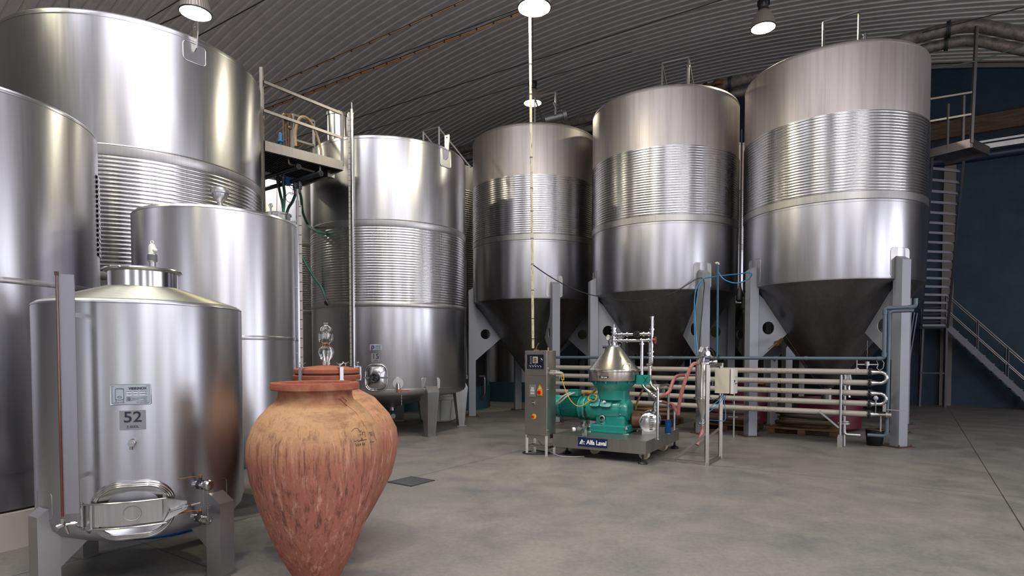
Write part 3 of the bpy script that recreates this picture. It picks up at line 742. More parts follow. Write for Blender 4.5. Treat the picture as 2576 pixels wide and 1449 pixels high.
b = MB(); b.tube([onr(.047 * math.cos(k * PI / 12), .047 * math.sin(k * PI / 12) + yo, .046) for k in range(24)], .0035, 6, closed=True); b.build('boss_ring', M['satin'], hh)
b = MB(); wp = onr(.262, .012 + yo, .10); b.cyl(onr(.262, .012 + yo, .02), wp + er * .03, .009); b.cyl(wp - er * .02, wp + er * .01, .020, n=6)
b.tube([wp + er * .01 + et * .10 + ZX * .018, wp + er * .02, wp + er * .01 - et * .085 - ZX * .022], .006, 8); b.bar(wp + et * .0 + ZX * .005, wp - et * .08 - ZX * .028 , .018, .006); b.build('wing_nut', M['polish'], hh)
b = MB(); b.sphere(wp + et * .038 + er * .016 + ZX * .006, .012, 8); b.build('rusty_chain', M['rust'], hh)
# two ball valves on the right
def ball_valve(t, x, y, ln, rr, handle_dir, name, cap, hm, drop=0.0, hz=.05):
    p, a = hit(CG, RG, x, y); er = V((math.cos(a), math.sin(a), 0)); et = V((-er.y, er.x, 0)); o_ = CG + er * (RG - .02) + ZX * p.z
    d = (er + et * .35 - ZX * drop).normalized()
    b = MB(); b.cyl(o_, o_ + d * .10, .022, n=16); b.cyl(o_ + d * .04, o_ + d * .055, .031, n=16); b.cyl(o_ + d * .085, o_ + d * .10, .033, n=16); b.cyl(o_ + d * .10, o_ + d * ln, rr, n=20)
    o = b.build(name, M['polish'], t)
    b = MB(); b.cyl(o_ + d * .055, o_ + d * .088, .030, n=8); b.cyl(o_ + d * .07, o_ + d * .07 + ZX * hz, .012, n=8); b.build('valve_body', M['dark'], o)
    b = MB(); q = o_ + d * .07 + ZX * (hz + .004); b.bar(q, q - et * .06 + ZX * .012, .016, .005); b.bar(q - et * .055 + ZX * .012, q - et * .15 + ZX * .010, .020, .005); b.cyl(q - ZX * .004, q + ZX * .012, .012, n=6); b.build('lever', hm, o)
    e = o_ + d * ln
    if cap: b = MB(); b.rev(e, d, [(.030, -.02), (.038, -.015), (.038, .01), (.030, .02), (.001, .022)], 24); b.build('cap', M['polish'], o)
    else:
        b = MB(); b.rev(e, d, [(rr * .75, -.08), (rr * .75, .004), (rr + .006, .004), (rr + .006, -.02), (rr, -.022)], 24); b.build('thread_end', M['polish'], o)
    return o, e
rl = mat('rusty_lever', (.20, .10, .05), .6, .3)
o, e = ball_valve(t, 487, 1219, .135, .026, 1, 'filling_valve', True, rl)
b = MB()
for k in range(14): b.tube([e + V((.005, -.02, -.03 - k * .017)) + (V((1, 0, 0)) if k % 2 else V((0, 1, 0))) * (.0035 * math.cos(j * .785)) + ZX * (.010 * math.sin(j * .785)) for j in range(8)], .0016, 4, closed=True)
b.build('cap_chain', ch, o)
ball_valve(t, 487, 1300, .14, .030, 1, 'drain_valve', False, mat('orange_lever', (.32, .13, .04), .6, .2), .12)
# level gauge of tank 52 : channel, wine coloured tube, brackets and little tap
u_, _a = hit(CG, RG, 190, 1000); e1 = V((_a and math.cos(_a), math.sin(_a), 0)); Yg = 3.66
xg = at(171, 900, Yg).x; ga = math.atan2(-CG.y, -CG.x); g1 = V((-math.sin(ga), math.cos(ga), 0)); g0 = V((math.cos(ga), math.sin(ga), 0))
gp = V((xg, Yg, 0)); zt, zb = at(171, 690, Yg).z, at(171, 1292, Yg).z
b = MB(); b.box(gp + ZX * ((zt + zb) / 2), .075, .004, zt - zb, g1, g0); b.box(gp + g1 * .0375 - g0 * .014 + ZX * ((zt + zb) / 2), .004, .03, zt - zb, g1, g0)
o = b.build('gauge_channel', steel('channel_steel', (.25, .245, .27), .45, 0, .08, .1), t, 20)
b = MB(); tp = gp - g1 * .045 + g0 * .012; b.cyl(tp + ZX * (zb - .01), tp + ZX * (zt - .0), .008, n=12); b.build('gauge_tube', mat('red_wine_glass', (.09, .018, .010), .12, 0, .6, coat=.5), o)
b = MB(); b.cyl(tp + ZX * (zt - .01), tp + ZX * (zt + .012), .011, n=8); b.build('rusty_cap', M['rust'], o)
for y in (791, 1203):
    b = MB(); zz = at(190, y, Yg).z; b.bar(gp + g1 * .03 - g0 * .01 + ZX * zz, gp + g1 * .085 - g0 * .14 + ZX * zz, .006, .028); b.build('gauge_bracket', M['satin'], o)
b = MB(); q0 = tp + ZX * (zb - .02); b.cyl(q0, q0 - ZX * .03, .014, n=6); b.cyl(q0 - ZX * .045 - g1 * .03, q0 - ZX * .045 + g1 * .07 - g0 * .02, .010, n=12); b.cyl(q0 - ZX * .055 - g1 * .03 + g0 * .02, q0 - ZX * .045 - g1 * .0, .018, n=8); b.cyl(q0 - ZX * .05 + g1 * .015, q0 - ZX * .10 + g1 * .03, .009, n=8); b.cyl(q0 - ZX * .04 + g1 * .04, q0 - ZX * .04 + g1 * .065, .015, n=6); b.cyl(q0 - ZX * .03, q0 - ZX * .05, .016, n=8)
b.build('gauge_tap', M['polish'], o)
b = MB(); b.cyl(q0 - ZX * .045 + g1 * .06, CG + (q0 - CG) * .6 + ZX * 0, .008, n=8); b.build('gauge_feed', M['polish'], o)
# blue hose on the floor beneath tank 52
b = MB(); b.tube(smooth_path([V((-3.72, 5.42, .022)), V((-3.60, 5.22, .022)), V((-3.40, 5.10, .022)), V((-3.15, 5.08, .022)), V((-2.95, 5.22, .022)), V((-2.85, 5.5, .022))]), .020, 10)
tag(b.build('hose', mat('blue_hose', (.01, .12, .32), .4), None), 'blue hose curved on the floor under tank 52', 'hose')
# ================================================================ ceiling lamps, cables and the roof duct
lens = mat('lamp_glow', (1, 1, 1), .4, emit=(1.0, .92, .66), estr=170)
glassr = mat('ribbed_reflector', (.30, .27, .24), .4, .3)
def lamp(c, R, label, tilt=V((0, 0, 0)), nm='pendant_lamp'):
    """high bay lamp: c is the centre of its lens"""
    c = V(c); t = thing(nm, label, 'lamp', c, 'bell shaped ceiling lamps'); d = (ZX + tilt).normalized()
    b = MB(); n = 72; prof = [(R * 1.0, .0), (R * .99, .06 * R), (R * .93, .4 * R), (R * .80, .85 * R), (R * .62, 1.2 * R), (R * .42, 1.45 * R), (R * .36, 1.5 * R)]
    sd, u, dd = frame(d); vs = []
    for r, h in prof: vs += [c + dd * h + sd * ((r + .004 * (i % 2)) * math.cos(2 * PI * i / n)) + u * ((r + .004 * (i % 2)) * math.sin(2 * PI * i / n)) for i in range(n)]
    b.add(vs, [(L * n + i, L * n + (i + 1) % n, (L + 1) * n + (i + 1) % n, (L + 1) * n + i) for L in range(len(prof) - 1) for i in range(n)]); b.build('reflector', glassr, t, 10)
    b = MB(); b.rev(c, d, [(R * .97, .01), (R * .80, -.012), (R * .4, -.03), (.001, -.035)], 40); b.build('lens', lens, t)
    b = MB(); b.rev(c, d, [(R * 1.0, .012), (R * 1.035, .008), (R * 1.035, -.008), (R * .97, -.012)], 48)
    for k in range(3):
        a = .5 + k * 2.094; p = c + sd * (R * 1.0 * math.cos(a)) + u * (R * 1.0 * math.sin(a)); b.box(p, .02, .02, .03, sd, u, dd)
    b.build('lens_ring', M['dark'], t)
    b = MB(); b.rev(c, d, [(R * .36, 1.42 * R), (R * .46, 1.46 * R), (R * .46, 1.62 * R), (R * .38, 1.66 * R), (R * .42, 1.9 * R), (R * .46, 2.0 * R), (R * .44, 2.35 * R), (R * .2, 2.4 * R), (.001, 2.4 * R)], 12)
    for k in range(10):
        a = k * .628; p = c + d * (2.12 * R) + sd * (R * .45 * math.cos(a)) + u * (R * .45 * math.sin(a)); b.box(p, .03, .012, R * .5, sd * math.cos(a) + u * math.sin(a), u * math.cos(a) - sd * math.sin(a), dd)
    b.build('ballast_housing', M['blackpl'], t, 20)
    zr = roof(c.dot(AX)) - .01; top = c + d * (2.35 * R)
    b = MB(); b.cyl(top, V((top.x, top.y, zr)), .008, n=6); b.build('suspension', M['dark'], t)
    return t
lamp(at(492, 33, 10.5), .255, 'glowing bell lamp hanging above the giant tank at upper left')
lp2 = lamp(at(1344, 19, 9.6), .262, 'glowing bell lamp at the top centre, right above the vertical conduit')
lamp(at(1920, 70, 13.1), .25, 'glowing bell lamp hanging between the middle and right conical tanks')
lamp(at(1340, 259, 17.6), .26, 'farthest glowing bell lamp, half hidden behind the vertical conduit')
for (s, tt, w_) in ((-9.5, 1.0, 'over the left end of the near floor'), (-3.5, 1.5, 'almost overhead, left of the middle'), (3.5, -1.0, 'behind the viewer, towards the right doors'), (6.5, 3.5, 'nearest the tall right door'), (-15.5, 5.5, 'far to the left, beyond the picture edge'), (-1.0, -4.5, 'farthest behind the viewer')):
    lamp(ab(s, tt, 8.3), .255, 'glowing bell lamp out of the picture, ' + w_)
wire = mat('dark_cable', (.02, .018, .018), .6); cond = mat('tan_conduit', (.34, .20, .11), .45); tie = mat('black_tie', (.02, .015, .012), .5)
def line_at(x0, y0, x1, y1, z):
    return fl(x0, y0, z), fl(x1, y1, z)
def ext(p, q, a, b_): return p + (p - q).normalized() * a, q + (q - p).normalized() * b_
def cable(p, q, r, label, name='cable', m=wire, sag=0.0):
    b = MB(); n = 16
    b.tube([p.lerp(q, i / n) - ZX * (sag * 4 * (i / n) * (1 - i / n)) for i in range(n + 1)], r, 6)
    return tag(b.build(name, m, None), label, 'cable')
CZ = 8.6
for (l, r, lb) in (((888, 299.5, 1400, 134), .011, 'dark tie cable crossing the ceiling above tank 15 from left to right'),
                   ((905, 335, 1400, 187), .009, 'thin lower tie cable crossing the ceiling just above the far lamp'),
                   ((668, 263, 1300, 24), .009, 'thin dark cable running just above the bundled conduit'),
                   ((500, 90, 664, 0), .012, 'short dark cable crossing behind the upper left lamp')):
    p, q = line_at(*l, CZ); p, q = ext(p, q, 4.5, 2.0 if r != .011 else 5.5); cable(p, q, r, lb)
for (l, rr, nt_, lb) in (((668, 275, 1300, 36), .028, 26, 'bundle of tan conduits strapped to a cable, ending at the top centre lamp'), ((660, 226, 1175, 0), .020, 20, 'single tan conduit high on the ceiling at left, above the catwalk')):
    p, q = line_at(*l, CZ); p, q = ext(p, q, 3.0, .1 if nt_ == 26 else 2.5)
    b = MB(); b.tube([p.lerp(q, i / 20) - ZX * .004 * (i % 2) for i in range(21)], rr * .55, 8)
    if nt_ == 26: b.tube([p.lerp(q, i / 20) - ZX * (.03 + .004 * (i % 3)) for i in range(21)], rr * .5, 8)
    o = tag(b.build('conduit', cond, None), lb, 'conduit')
    b = MB(); b.tube([p + ZX * rr * .9, q + ZX * rr * .9], .010, 6); b.build('carrier_cable', wire, o)
    n = nt_
    for k in range(n):
        b = MB(); c = p.lerp(q, (k + .5) / n); b.cyl(c - (q - p).normalized() * .012, c + (q - p).normalized() * .012, rr * 1.25, n=10); b.build('cable_tie', tie, o)
p, q = fl(468, 32, 9.4), fl(392, 66, 9.4); cable(*ext(p, q, .8, 2.0), .014, 'thick dark brown rod at the ceiling behind the giant tank', m=mat('brown_rod', (.035, .025, .01), .6))
p, q = fl(446, 3, 8.9), fl(357, 57, 8.9); cable(*ext(p, q, .8, 2.0), .010, 'thin dark wire beside the brown rod at the ceiling')
cable(fl(2320, 82, 9.0), fl(2640, 2, 9.0), .012, 'dark cable rising to the right above the roof duct')
cable(at(2345, 172, 13.0), at(2640, 84, 12.2), .016, 'green rope slanting up behind the ladder post at right', m=mat('green_rope', (.06, .085, .065), .8), sag=.12)
# vertical conduit
Yc = 9.85; p0, p1 = at(1333, 52, Yc), at(1341, 876, Yc); p0 = p1.lerp(p0, 1.22)
b = MB(); b.bar(p1, p0, .040, .040)
cw = mat('cream_conduit', (.50, .46, .31), .5); q = NT(cw); n1 = q.noise(q.map((30, 30, 3)), 3, 6, .7); q.l(q.ramp(n1, [(.56, (.50, .46, .32)), (.62, (.05, .045, .04))]), q.b.inputs['Base Color'])
o = tag(b.build('conduit', cw, None), 'yellowish vertical conduit dropping from the ceiling to the control cabinet', 'conduit')
for y in (85, 160, 235, 307, 393, 470, 528, 597, 662, 728, 800, 852):
    b = MB(); c = p1.lerp(p0, (876 - y) / 824 / 1.22); b.bar(c - ZX * .006, c + ZX * .006, .046, .046); b.build('cable_tie', tie, o, 0)
cable(p1.lerp(p0, (876 - 662) / 824 / 1.22), at(1520, 748, 11.0), .009, 'black cable sagging from the vertical conduit across the cone tanks', sag=.10)
bc = smooth_path([at(1520, 748, 11.0), at(1600, 757, 11.5), at(1690, 738, 11.8), at(1765, 699, 11.72), at(1768, 760, 11.66), at(1762, 830, 11.5), at(1757, 895, 11.2)])
b = MB(); b.tube(bc, .009, 6); tag(b.build('cable', wire, None), 'black cable looping over the leg of the middle cone tank and down it', 'cable')
# roof duct: two big pipes along the row, bending down past the ladder
ductm = mat('weathered_duct', (.22, .19, .175), .5, .4); q = NT(ductm); q.l(q.ramp(q.noise(q.map(), 6, 7, .7), [(.35, (.10, .085, .08)), (.65, (.27, .24, .22))]), q.b.inputs['Base Color'])
D0 = at(2440, 60, 14.0)
for k, (off, lb) in enumerate(((V((0, 0, 0)), 'upper big grey duct running under the roof and bending behind the ladder post'), (V((.05, .14, -.27)), 'lower big grey duct running under the roof beside the upper one'))):
    b = MB(); o_ = D0 + off
    b.tube(bend([o_ - AX * 18, o_, o_ + AX * 2.6 - ZX * 1.4], .35), .145 if k == 0 else .12, 18)
    o = tag(b.build('roof_duct', ductm, None), lb, 'duct', 'big ducts under the roof')
    for L in (.38, 5.35, 6.05, 12.5): 
        b = MB(); c = o_ - AX * L; b.cyl(c - AX * .02, c + AX * .02, .19 if k == 0 else .16, n=24); b.cyl(c - AX * .06, c - AX * .025, .18 if k == 0 else .15, n=24); b.build('flange', M['dark'], o)
    if k == 0:
        b = MB(); b.cyl(o_ - AX * 5.7 - ZX * .05, o_ - AX * 5.7 - ZX * 1.2, .09, n=16); b.cyl(o_ - AX * 5.7 + ZX * .12, o_ - AX * 5.7 - ZX * .18, .17, n=16); b.rev(o_ - AX * 5.7 - BX * .15 - ZX * .05, ZX, [(.15, 0), (.16, .06), (.08, .18), (.001, .2)], 16); b.build('rusty_valve', mat('rusty_iron', (.14, .06, .035), .7, .3), o)
# ================================================================ clay jars
def clay(name, top, low, drip, seed):
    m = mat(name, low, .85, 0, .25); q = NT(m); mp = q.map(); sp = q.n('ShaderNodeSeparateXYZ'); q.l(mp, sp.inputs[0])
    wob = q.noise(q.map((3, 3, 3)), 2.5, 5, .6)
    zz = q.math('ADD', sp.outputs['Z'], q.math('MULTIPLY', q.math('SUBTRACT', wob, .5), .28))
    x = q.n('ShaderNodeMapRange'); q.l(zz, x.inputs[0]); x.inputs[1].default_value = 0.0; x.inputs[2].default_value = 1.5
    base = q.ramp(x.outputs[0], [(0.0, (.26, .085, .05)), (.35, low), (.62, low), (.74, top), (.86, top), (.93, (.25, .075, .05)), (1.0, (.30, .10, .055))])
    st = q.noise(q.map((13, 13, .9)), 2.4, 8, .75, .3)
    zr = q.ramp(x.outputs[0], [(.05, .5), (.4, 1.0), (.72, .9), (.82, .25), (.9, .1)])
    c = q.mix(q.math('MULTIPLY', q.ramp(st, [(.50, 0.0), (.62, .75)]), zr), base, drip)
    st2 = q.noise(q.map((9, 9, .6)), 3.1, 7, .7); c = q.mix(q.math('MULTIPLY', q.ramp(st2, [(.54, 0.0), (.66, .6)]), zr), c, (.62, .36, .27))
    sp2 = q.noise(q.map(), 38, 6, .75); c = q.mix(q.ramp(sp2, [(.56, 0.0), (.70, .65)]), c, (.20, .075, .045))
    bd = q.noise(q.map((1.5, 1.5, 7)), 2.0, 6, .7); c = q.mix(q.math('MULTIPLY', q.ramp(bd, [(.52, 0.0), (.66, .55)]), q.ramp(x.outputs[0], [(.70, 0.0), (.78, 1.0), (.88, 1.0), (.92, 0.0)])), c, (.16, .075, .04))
    sp3 = q.noise(q.map(), 90, 4, .6); c = q.mix(q.ramp(sp3, [(.66, 0.0), (.74, .35)]), c, (.60, .40, .30))
    q.l(c, q.b.inputs['Base Color']); q.bump(q.noise(q.map(), 60, 6, .7), .45, .006); return m
JA = V((-1.262, 3.80, 0)); JB = V((-1.517, 4.85, 0))
def prof(list_, c, k, Y):
    return [(hw * k, at(1288 + F * c.x / c.y, y, Y).z) for y, hw in list_]
cl1 = clay('terracotta', (.41, .235, .125), (.33, .125, .088), (.08, .032, .03), 1)
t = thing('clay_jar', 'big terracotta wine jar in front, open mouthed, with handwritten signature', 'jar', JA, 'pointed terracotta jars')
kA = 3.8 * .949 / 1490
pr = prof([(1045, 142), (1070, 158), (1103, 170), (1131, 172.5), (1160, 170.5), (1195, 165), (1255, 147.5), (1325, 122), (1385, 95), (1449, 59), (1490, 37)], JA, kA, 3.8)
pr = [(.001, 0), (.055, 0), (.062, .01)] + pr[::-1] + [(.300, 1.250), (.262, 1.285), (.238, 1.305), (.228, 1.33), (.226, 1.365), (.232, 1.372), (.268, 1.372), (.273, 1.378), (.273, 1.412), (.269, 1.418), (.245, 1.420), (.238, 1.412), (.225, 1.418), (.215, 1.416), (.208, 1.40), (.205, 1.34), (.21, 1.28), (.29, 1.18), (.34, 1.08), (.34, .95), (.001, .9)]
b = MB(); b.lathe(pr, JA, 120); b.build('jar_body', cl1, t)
inkc = mat('charcoal_pencil', (.03, .02, .02), .9)
def on_jar(x, y, off=.002):
    r = ray(x, y); best = None
    P_ = sorted([(z, rr) for rr, z in pr[3:16]]); s_ = 2.6
    while s_ < 4.2:
        q_ = V((0, 0, HC)) + r * s_; rr = 0
        for i in range(len(P_) - 1):
            if P_[i][0] <= q_.z <= P_[i + 1][0]: f = (q_.z - P_[i][0]) / (P_[i + 1][0] - P_[i][0]); rr = P_[i][1] * (1 - f) + P_[i + 1][1] * f
        if rr and math.hypot(q_.x - JA.x, q_.y - JA.y) < rr + off: return q_
        s_ += .0015
    return at(x, y, 3.5)
b = MB()
def scr(pts, r=.0012): b.tube([on_jar(860 + x / 14.49, 1040 + y / 14.49) for x, y in pts], r, 4)
scr([(340, 670), (400, 600), (440, 560), (500, 540), (570, 545), (610, 580), (650, 640), (690, 690)]); scr([(650, 700), (700, 600), (720, 680), (780, 660), (740, 720), (800, 690), (830, 680)])
scr([(640, 760), (700, 780), (740, 730), (780, 780)]); scr([(700, 930), (740, 890), (755, 930), (715, 960), (700, 930)]); scr([(600, 1030), (660, 990), (760, 975), (860, 960), (905, 940)], .002)
scr([(440, 1030), (540, 1000), (620, 960)]); scr([(990, 690), (1080, 680), (1110, 760), (1040, 740), (990, 690)]); scr([(1030, 760), (1060, 830), (1100, 780), (1110, 820)]); scr([(1010, 1070), (1050, 1010), (1060, 1060), (1100, 1010), (1110, 1060), (1160, 1010), (1180, 1040)])
for g in ([(485, 1110), (505, 1095), (520, 1190)], [(570, 1100), (540, 1190)], [(590, 1120), (620, 1100), (625, 1130), (595, 1180), (640, 1170)], [(665, 1100), (690, 1110), (695, 1150), (670, 1160), (655, 1130), (665, 1100)],
          [(735, 1095), (770, 1080), (775, 1110), (740, 1150), (790, 1140)], [(850, 1070), (810, 1085), (815, 1110), (845, 1110), (840, 1145), (805, 1140)]): scr(g, .0014)
b.build('handwriting', inkc, t)
b = MB()
def crack(pts, r): b.tube([on_jar(600 + x / 2.166, 780 + y / 2.166, .0) for x, y in pts], r, 5)
crack([(545, 480), (590, 520), (640, 560), (680, 620), (690, 690)], .0035); crack([(560, 470), (600, 505), (660, 590)], .003); b.build('glaze_run', mat('dark_clay', (.28, .08, .045), .8), t)
cl2 = clay('terracotta_tan', (.42, .22, .12), (.34, .14, .09), (.14, .06, .05), 2)
t = thing('clay_jar', 'rear terracotta jar with clamped clay lid and glass airlock, behind the open jar', 'jar', JB, 'pointed terracotta jars')
kB = 4.85 * .954 / 1490
pr2 = prof([(980, 82), (1001, 122), (1043, 161), (1080, 180), (1112, 183.5), (1149, 179), (1195, 166), (1237, 144), (1278, 120), (1313, 98), (1350, 72)], JB, kB, 4.85)
b = MB(); b.lathe([(.001, 0), (.09, 0), (.10, .01)] + pr2[::-1] + [(.232, 1.335), (.225, 1.36), (.228, 1.385), (.262, 1.388), (.266, 1.394), (.266, 1.425), (.26, 1.43), (.001, 1.43)], JB, 120); b.build('jar_body', cl2, t)
b = MB(); b.lathe([(.25, 1.44), (.258, 1.446), (.258, 1.474), (.252, 1.48), (.15, 1.495), (.05, 1.505), (.001, 1.507)], JB, 72); ld = b.build('lid', clay('lid_clay', (.50, .20, .10), (.50, .20, .10), (.3, .12, .07), 3), t)
b = MB(); b.lathe([(.25, 1.43), (.252, 1.44), (.001, 1.44)], JB, 72); b.build('gasket', M['blackpl'], ld)
for k, (px_, py_) in enumerate(((751, 945), (868, 945), (905, 940), (843, 925))):
    aa = math.atan2(at(px_, py_, 4.6 if py_ > 941 else 4.95).y - JB.y, at(px_, py_, 4.6 if py_ > 941 else 4.95).x - JB.x)
    e = V((math.cos(aa), math.sin(aa), 0)); et = V((-e.y, e.x, 0)); c = JB + e * .268
    b = MB(); b.box(c + ZX * 1.445, .014, .03, .10, e, et); b.box(c - e * .02 + ZX * 1.492, .05, .03, .008, e, et); b.box(c - e * .02 + ZX * 1.388, .05, .04, .018, e, et); b.cyl(c - e * .02 + ZX * 1.49, c - e * .02 + ZX * 1.525, .005, n=8)
    for sgn in (-1, 1): b.cyl(c - e * .02 + ZX * 1.51, c - e * .02 + et * (.03 * sgn) + ZX * 1.53, .004, n=6)
    b.build('lid_clamp', M['satin'], t)
gl = mat('clear_glass', (.95, .97, .96), .02, 0, .5, trans=1.0, ior=1.45); liq = mat('pale_wine', (.80, .70, .45), .02, trans=.9, ior=1.33)
ga_ = V((at(821, 925, 4.85).x, 4.85, 0))
t2 = thing('glass_airlock', 'tall blown glass airlock standing in the lid of the rear clay jar', 'airlock', ga_ + ZX * 1.5)
b = MB(); yz = lambda y: at(821, y, 4.85).z; kk = 4.85 * .954 / 1490
op = [(921, 8), (912, 9.5), (904, 13), (896, 17), (886, 20), (877, 18), (871, 10), (868, 8), (866, 9), (862, 17), (856, 18.5), (840, 18.5), (839.5, 17.5), (854, 17.3), (860, 16), (862, 7)]
b.lathe([(hw * kk, yz(y)) for y, hw in op], ga_, 40)
b.lathe([(hw * kk, yz(y)) for y, hw in [(861, 6), (850, 6.5), (840, 8), (836, 9), (832, 14.5), (827, 15), (823, 12), (820, 6.5), (818, 5.5), (812, 5.5), (811.5, 4.5), (818, 4.4), (822, 9), (827, 13), (832, 12.5), (836, 7)]], ga_, 40)
b.build('glass', gl, t2)
b = MB(); b.lathe([(.001, yz(861.5)), (14 * kk, yz(860.5)), (16.8 * kk, yz(857)), (16.8 * kk, yz(853)), (.001, yz(853))], ga_, 32); b.build('liquid', liq, t2)
b = MB(); b.lathe([(8.5 * kk, yz(927)), (9.5 * kk, yz(920)), (9 * kk, yz(919)), (.001, yz(919))], ga_, 24); b.build('stopper', M['wht'], t2)
# floor drain
b = MB(); c = (fl(983, 1211) + fl(1085.7, 1211.6)) / 2; e1 = (fl(1050, 1223) - fl(983, 1211)).normalized(); e2 = V((-e1.y, e1.x, 0))
for k in range(2):
    b.box(c + e1 * ((-1, 1)[k] * .20) + ZX * .003, .02, .42, .008, e1, e2); b.box(c + e2 * ((-1, 1)[k] * .20) + ZX * .003, .42, .02, .008, e1, e2)
o = tag(b.build('floor_drain', M['dark'], None), 'square metal floor drain grate in the concrete right of the clay jars', 'drain')
b = MB(); b.box(c + ZX * .001, .38, .38, .002, e1, e2); b.build('drain_pit', M['black'], o)
b = MB()
for k in range(13): b.box(c + e2 * (-.175 + k * .029) + ZX * .004, .38, .012, .006, e1, e2)
b.build('grate_bars', M['satin'], o)
# ================================================================ catwalk between the giant tank and tank 15
alu = steel('dull_beam_steel', (.24, .225, .22), .42, 0, dirt=.25)
P0 = at(665, 367, 9.7); P1 = fl(861, 417, P0.z); ez = (P1 - P0).normalized(); en = V((-ez.y, ez.x, 0)); W = 1.45
t = thing('catwalk', 'steel catwalk with railings between the giant tank and tank 15', 'catwalk', V((P0.x, P0.y, 0)))
b = MB()
for o_ in (0, W): b.bar(P0 + en * o_, P1 + en * o_, .05, .16)
b.bar(P0, P0 + en * W, .05, .16); b.bar(P1, P1 + en * W, .05, .16); b.build('edge_beam', alu, t, 20)
b = MB(); n = 30
for k in range(n): 
    c = P0.lerp(P1, (k + .5) / n) + en * (W / 2) + ZX * .045; b.box(c, .012, W, .04, ez, en)
b.box((P0 + P1) / 2 + en * W / 2 + ZX * .075, (P1 - P0).length, W, .01, ez, en); b.build('walk_grating', M['dark'], t, 0)
def post(x, y0, P, z0, w_=.045, nm='post'):
    b = MB(); zt = at(x, y0, P.y).z; b.bar(V((P.x, P.y, z0)), V((P.x, P.y, zt)), w_, w_); return b.build(nm, alu, t, 20)
post(660, 170, P0 - ez * .03, 0, .05); post(858, 284, P1, P1.z)
for (ya, yb) in ((206, 286), (278, 347)):
    b = MB(); b.bar(at(663, ya, P0.y), V((P1.x, P1.y, at(858, yb, P1.y).z)), .035, .045); b.build('rail', alu, t, 20)
Q0, Q1 = at(735, 288, 10.65), at(789, 305, 11.34)
b = MB(); b.bar(Q0, Q1, .04, .04); b.bar(Q0, V((Q0.x, Q0.y, P0.z)), .05, .05); b.bar(Q1, V((Q1.x, Q1.y, P0.z)), .04, .04); b.bar(at(738, 351, 10.65), at(789, 366, 11.34), .035, .035); b.build('inner_railing', alu, t, 20)
b = MB(); b.tube(bend([at(726, 383, 10.19), at(726, 412, 10.19), at(790, 432, 10.76)], .05), .02, 8); b.tube([at(805, 409, 10.53), at(805, 436, 10.53)], .022, 8); b.build('hanger', alu, t)
b = MB(); c = at(829, 439, 10.99); b.box(c, .14, .12, .12, ez, en); b.bar(c + V((.06, 0, -.06)), c + V((.09, 0, .15)), .02, .02); b.build('junction_box', M['satin'], t, 20)
pvc = mat('dark_grey_pvc', (.022, .027, .035), .35)
valves = []
for (xa, ya, Ya, xb, yb, Yb, lb) in ((640, 456, 11.3, 752, 419, 10.2, 'upper dark manifold pipe slung under the catwalk'), (640, 483, 11.3, 808, 436, 10.1, 'lower dark manifold pipe slung under the catwalk')):
    p, q_ = at(xa, ya, Ya), at(xb, yb, Yb); b = MB(); b.cyl(p, q_, .038, n=14); b.cyl(q_ - (q_ - p).normalized() * .06, q_, .047, n=14); o = tag(b.build('manifold_pipe', pvc, None), lb, 'pipe', 'dark pipes under the catwalk')
    for x in ((703, 715) if ya == 456 else (747, 758)):
        f = (x - xa) / (xb - xa); c = p.lerp(q_, f)
        b = MB(); b.cyl(c, c - ZX * .09, .022, n=10); b.cyl(c - ZX * .06, c - ZX * .17, .036, n=10); b.cyl(c - ZX * .10, c - ZX * .13, .045, n=8); b.cyl(c - ZX * .17, c - ZX * .24, .024, n=10); b.bar(c - ZX * .1, c - ZX * .1 + V((-.06, -.05, .01)), .03, .014); b.build('hose_valve', pvc, o)
        valves.append(c - ZX * .22)
gh = mat('green_hose', (.015, .19, .14), .45); q = NT(gh); ww = q.n('ShaderNodeTexWave'); ww.inputs['Scale'].default_value = 14; ww.inputs['Distortion'].default_value = .5; q.l(q.map((1, 1, .6), (.5, .6, 0)), ww.inputs[0]); q.l(q.ramp(ww.outputs['Fac'], [(.55, (.015, .19, .14)), (.75, (.08, .07, .05))]), q.b.inputs['Base Color'])
for pts, lb in (([valves[0], at(706, 492, 10.88), at(712, 520, 10.65), at(714, 560, 10.65)], 'short green hose, first from the left below the catwalk valves'),
                ([valves[1], at(716, 492, 10.76), at(713, 530, 10.76), at(712, 565, 10.76)], 'short green hose, second from the left below the catwalk valves'),
                ([valves[2], at(745, 482, 10.65), at(737, 505, 10.76), at(725, 525, 10.99), at(715, 560, 10.99)], 'green hose curving left and down behind the smooth tank'),
                ([valves[3], at(758, 500, 10.76), at(762, 535, 11.22), at(775, 565, 11.91), at(795, 581, 10.9), at(822, 588, 11.4)], 'green hose drooping from the catwalk valves to the side of tank 15'),
                ([at(745, 610, 11.5), at(762, 650, 11.5), at(785, 690, 11.45), at(808, 722, 11.4), at(820, 752, 11.38)], 'green hose sloping down the dark side of tank 15 to a black valve')):
    b = MB(); b.tube(smooth_path(pts, 8), .025, 10); tag(b.build('green_hose', gh, None), lb, 'hose', 'green hoses around tank 15')
b = MB(); c = at(826, 762, 11.35); b.cyl(c + V((-.04, 0, .05)), c + V((.03, 0, -.06)), .045, n=10); b.tube(arc(c, V((1, 0, 0)), ZX, .055, 0, 2 * PI, 16)[:-1], .012, 6, closed=True); b.tube(arc(c + V((-.03, -.02, .01)), V((.6, .5, 0)), ZX, .05, 0, 2 * PI, 16)[:-1], .010, 6, closed=True); b.cyl(c, c - ZX * .10 + V((.03, 0, 0)), .03, n=8)
b.build('jacket_valve', M['blackpl'], tD)
bh = mat('beige_hose', (.40, .27, .15), .5)
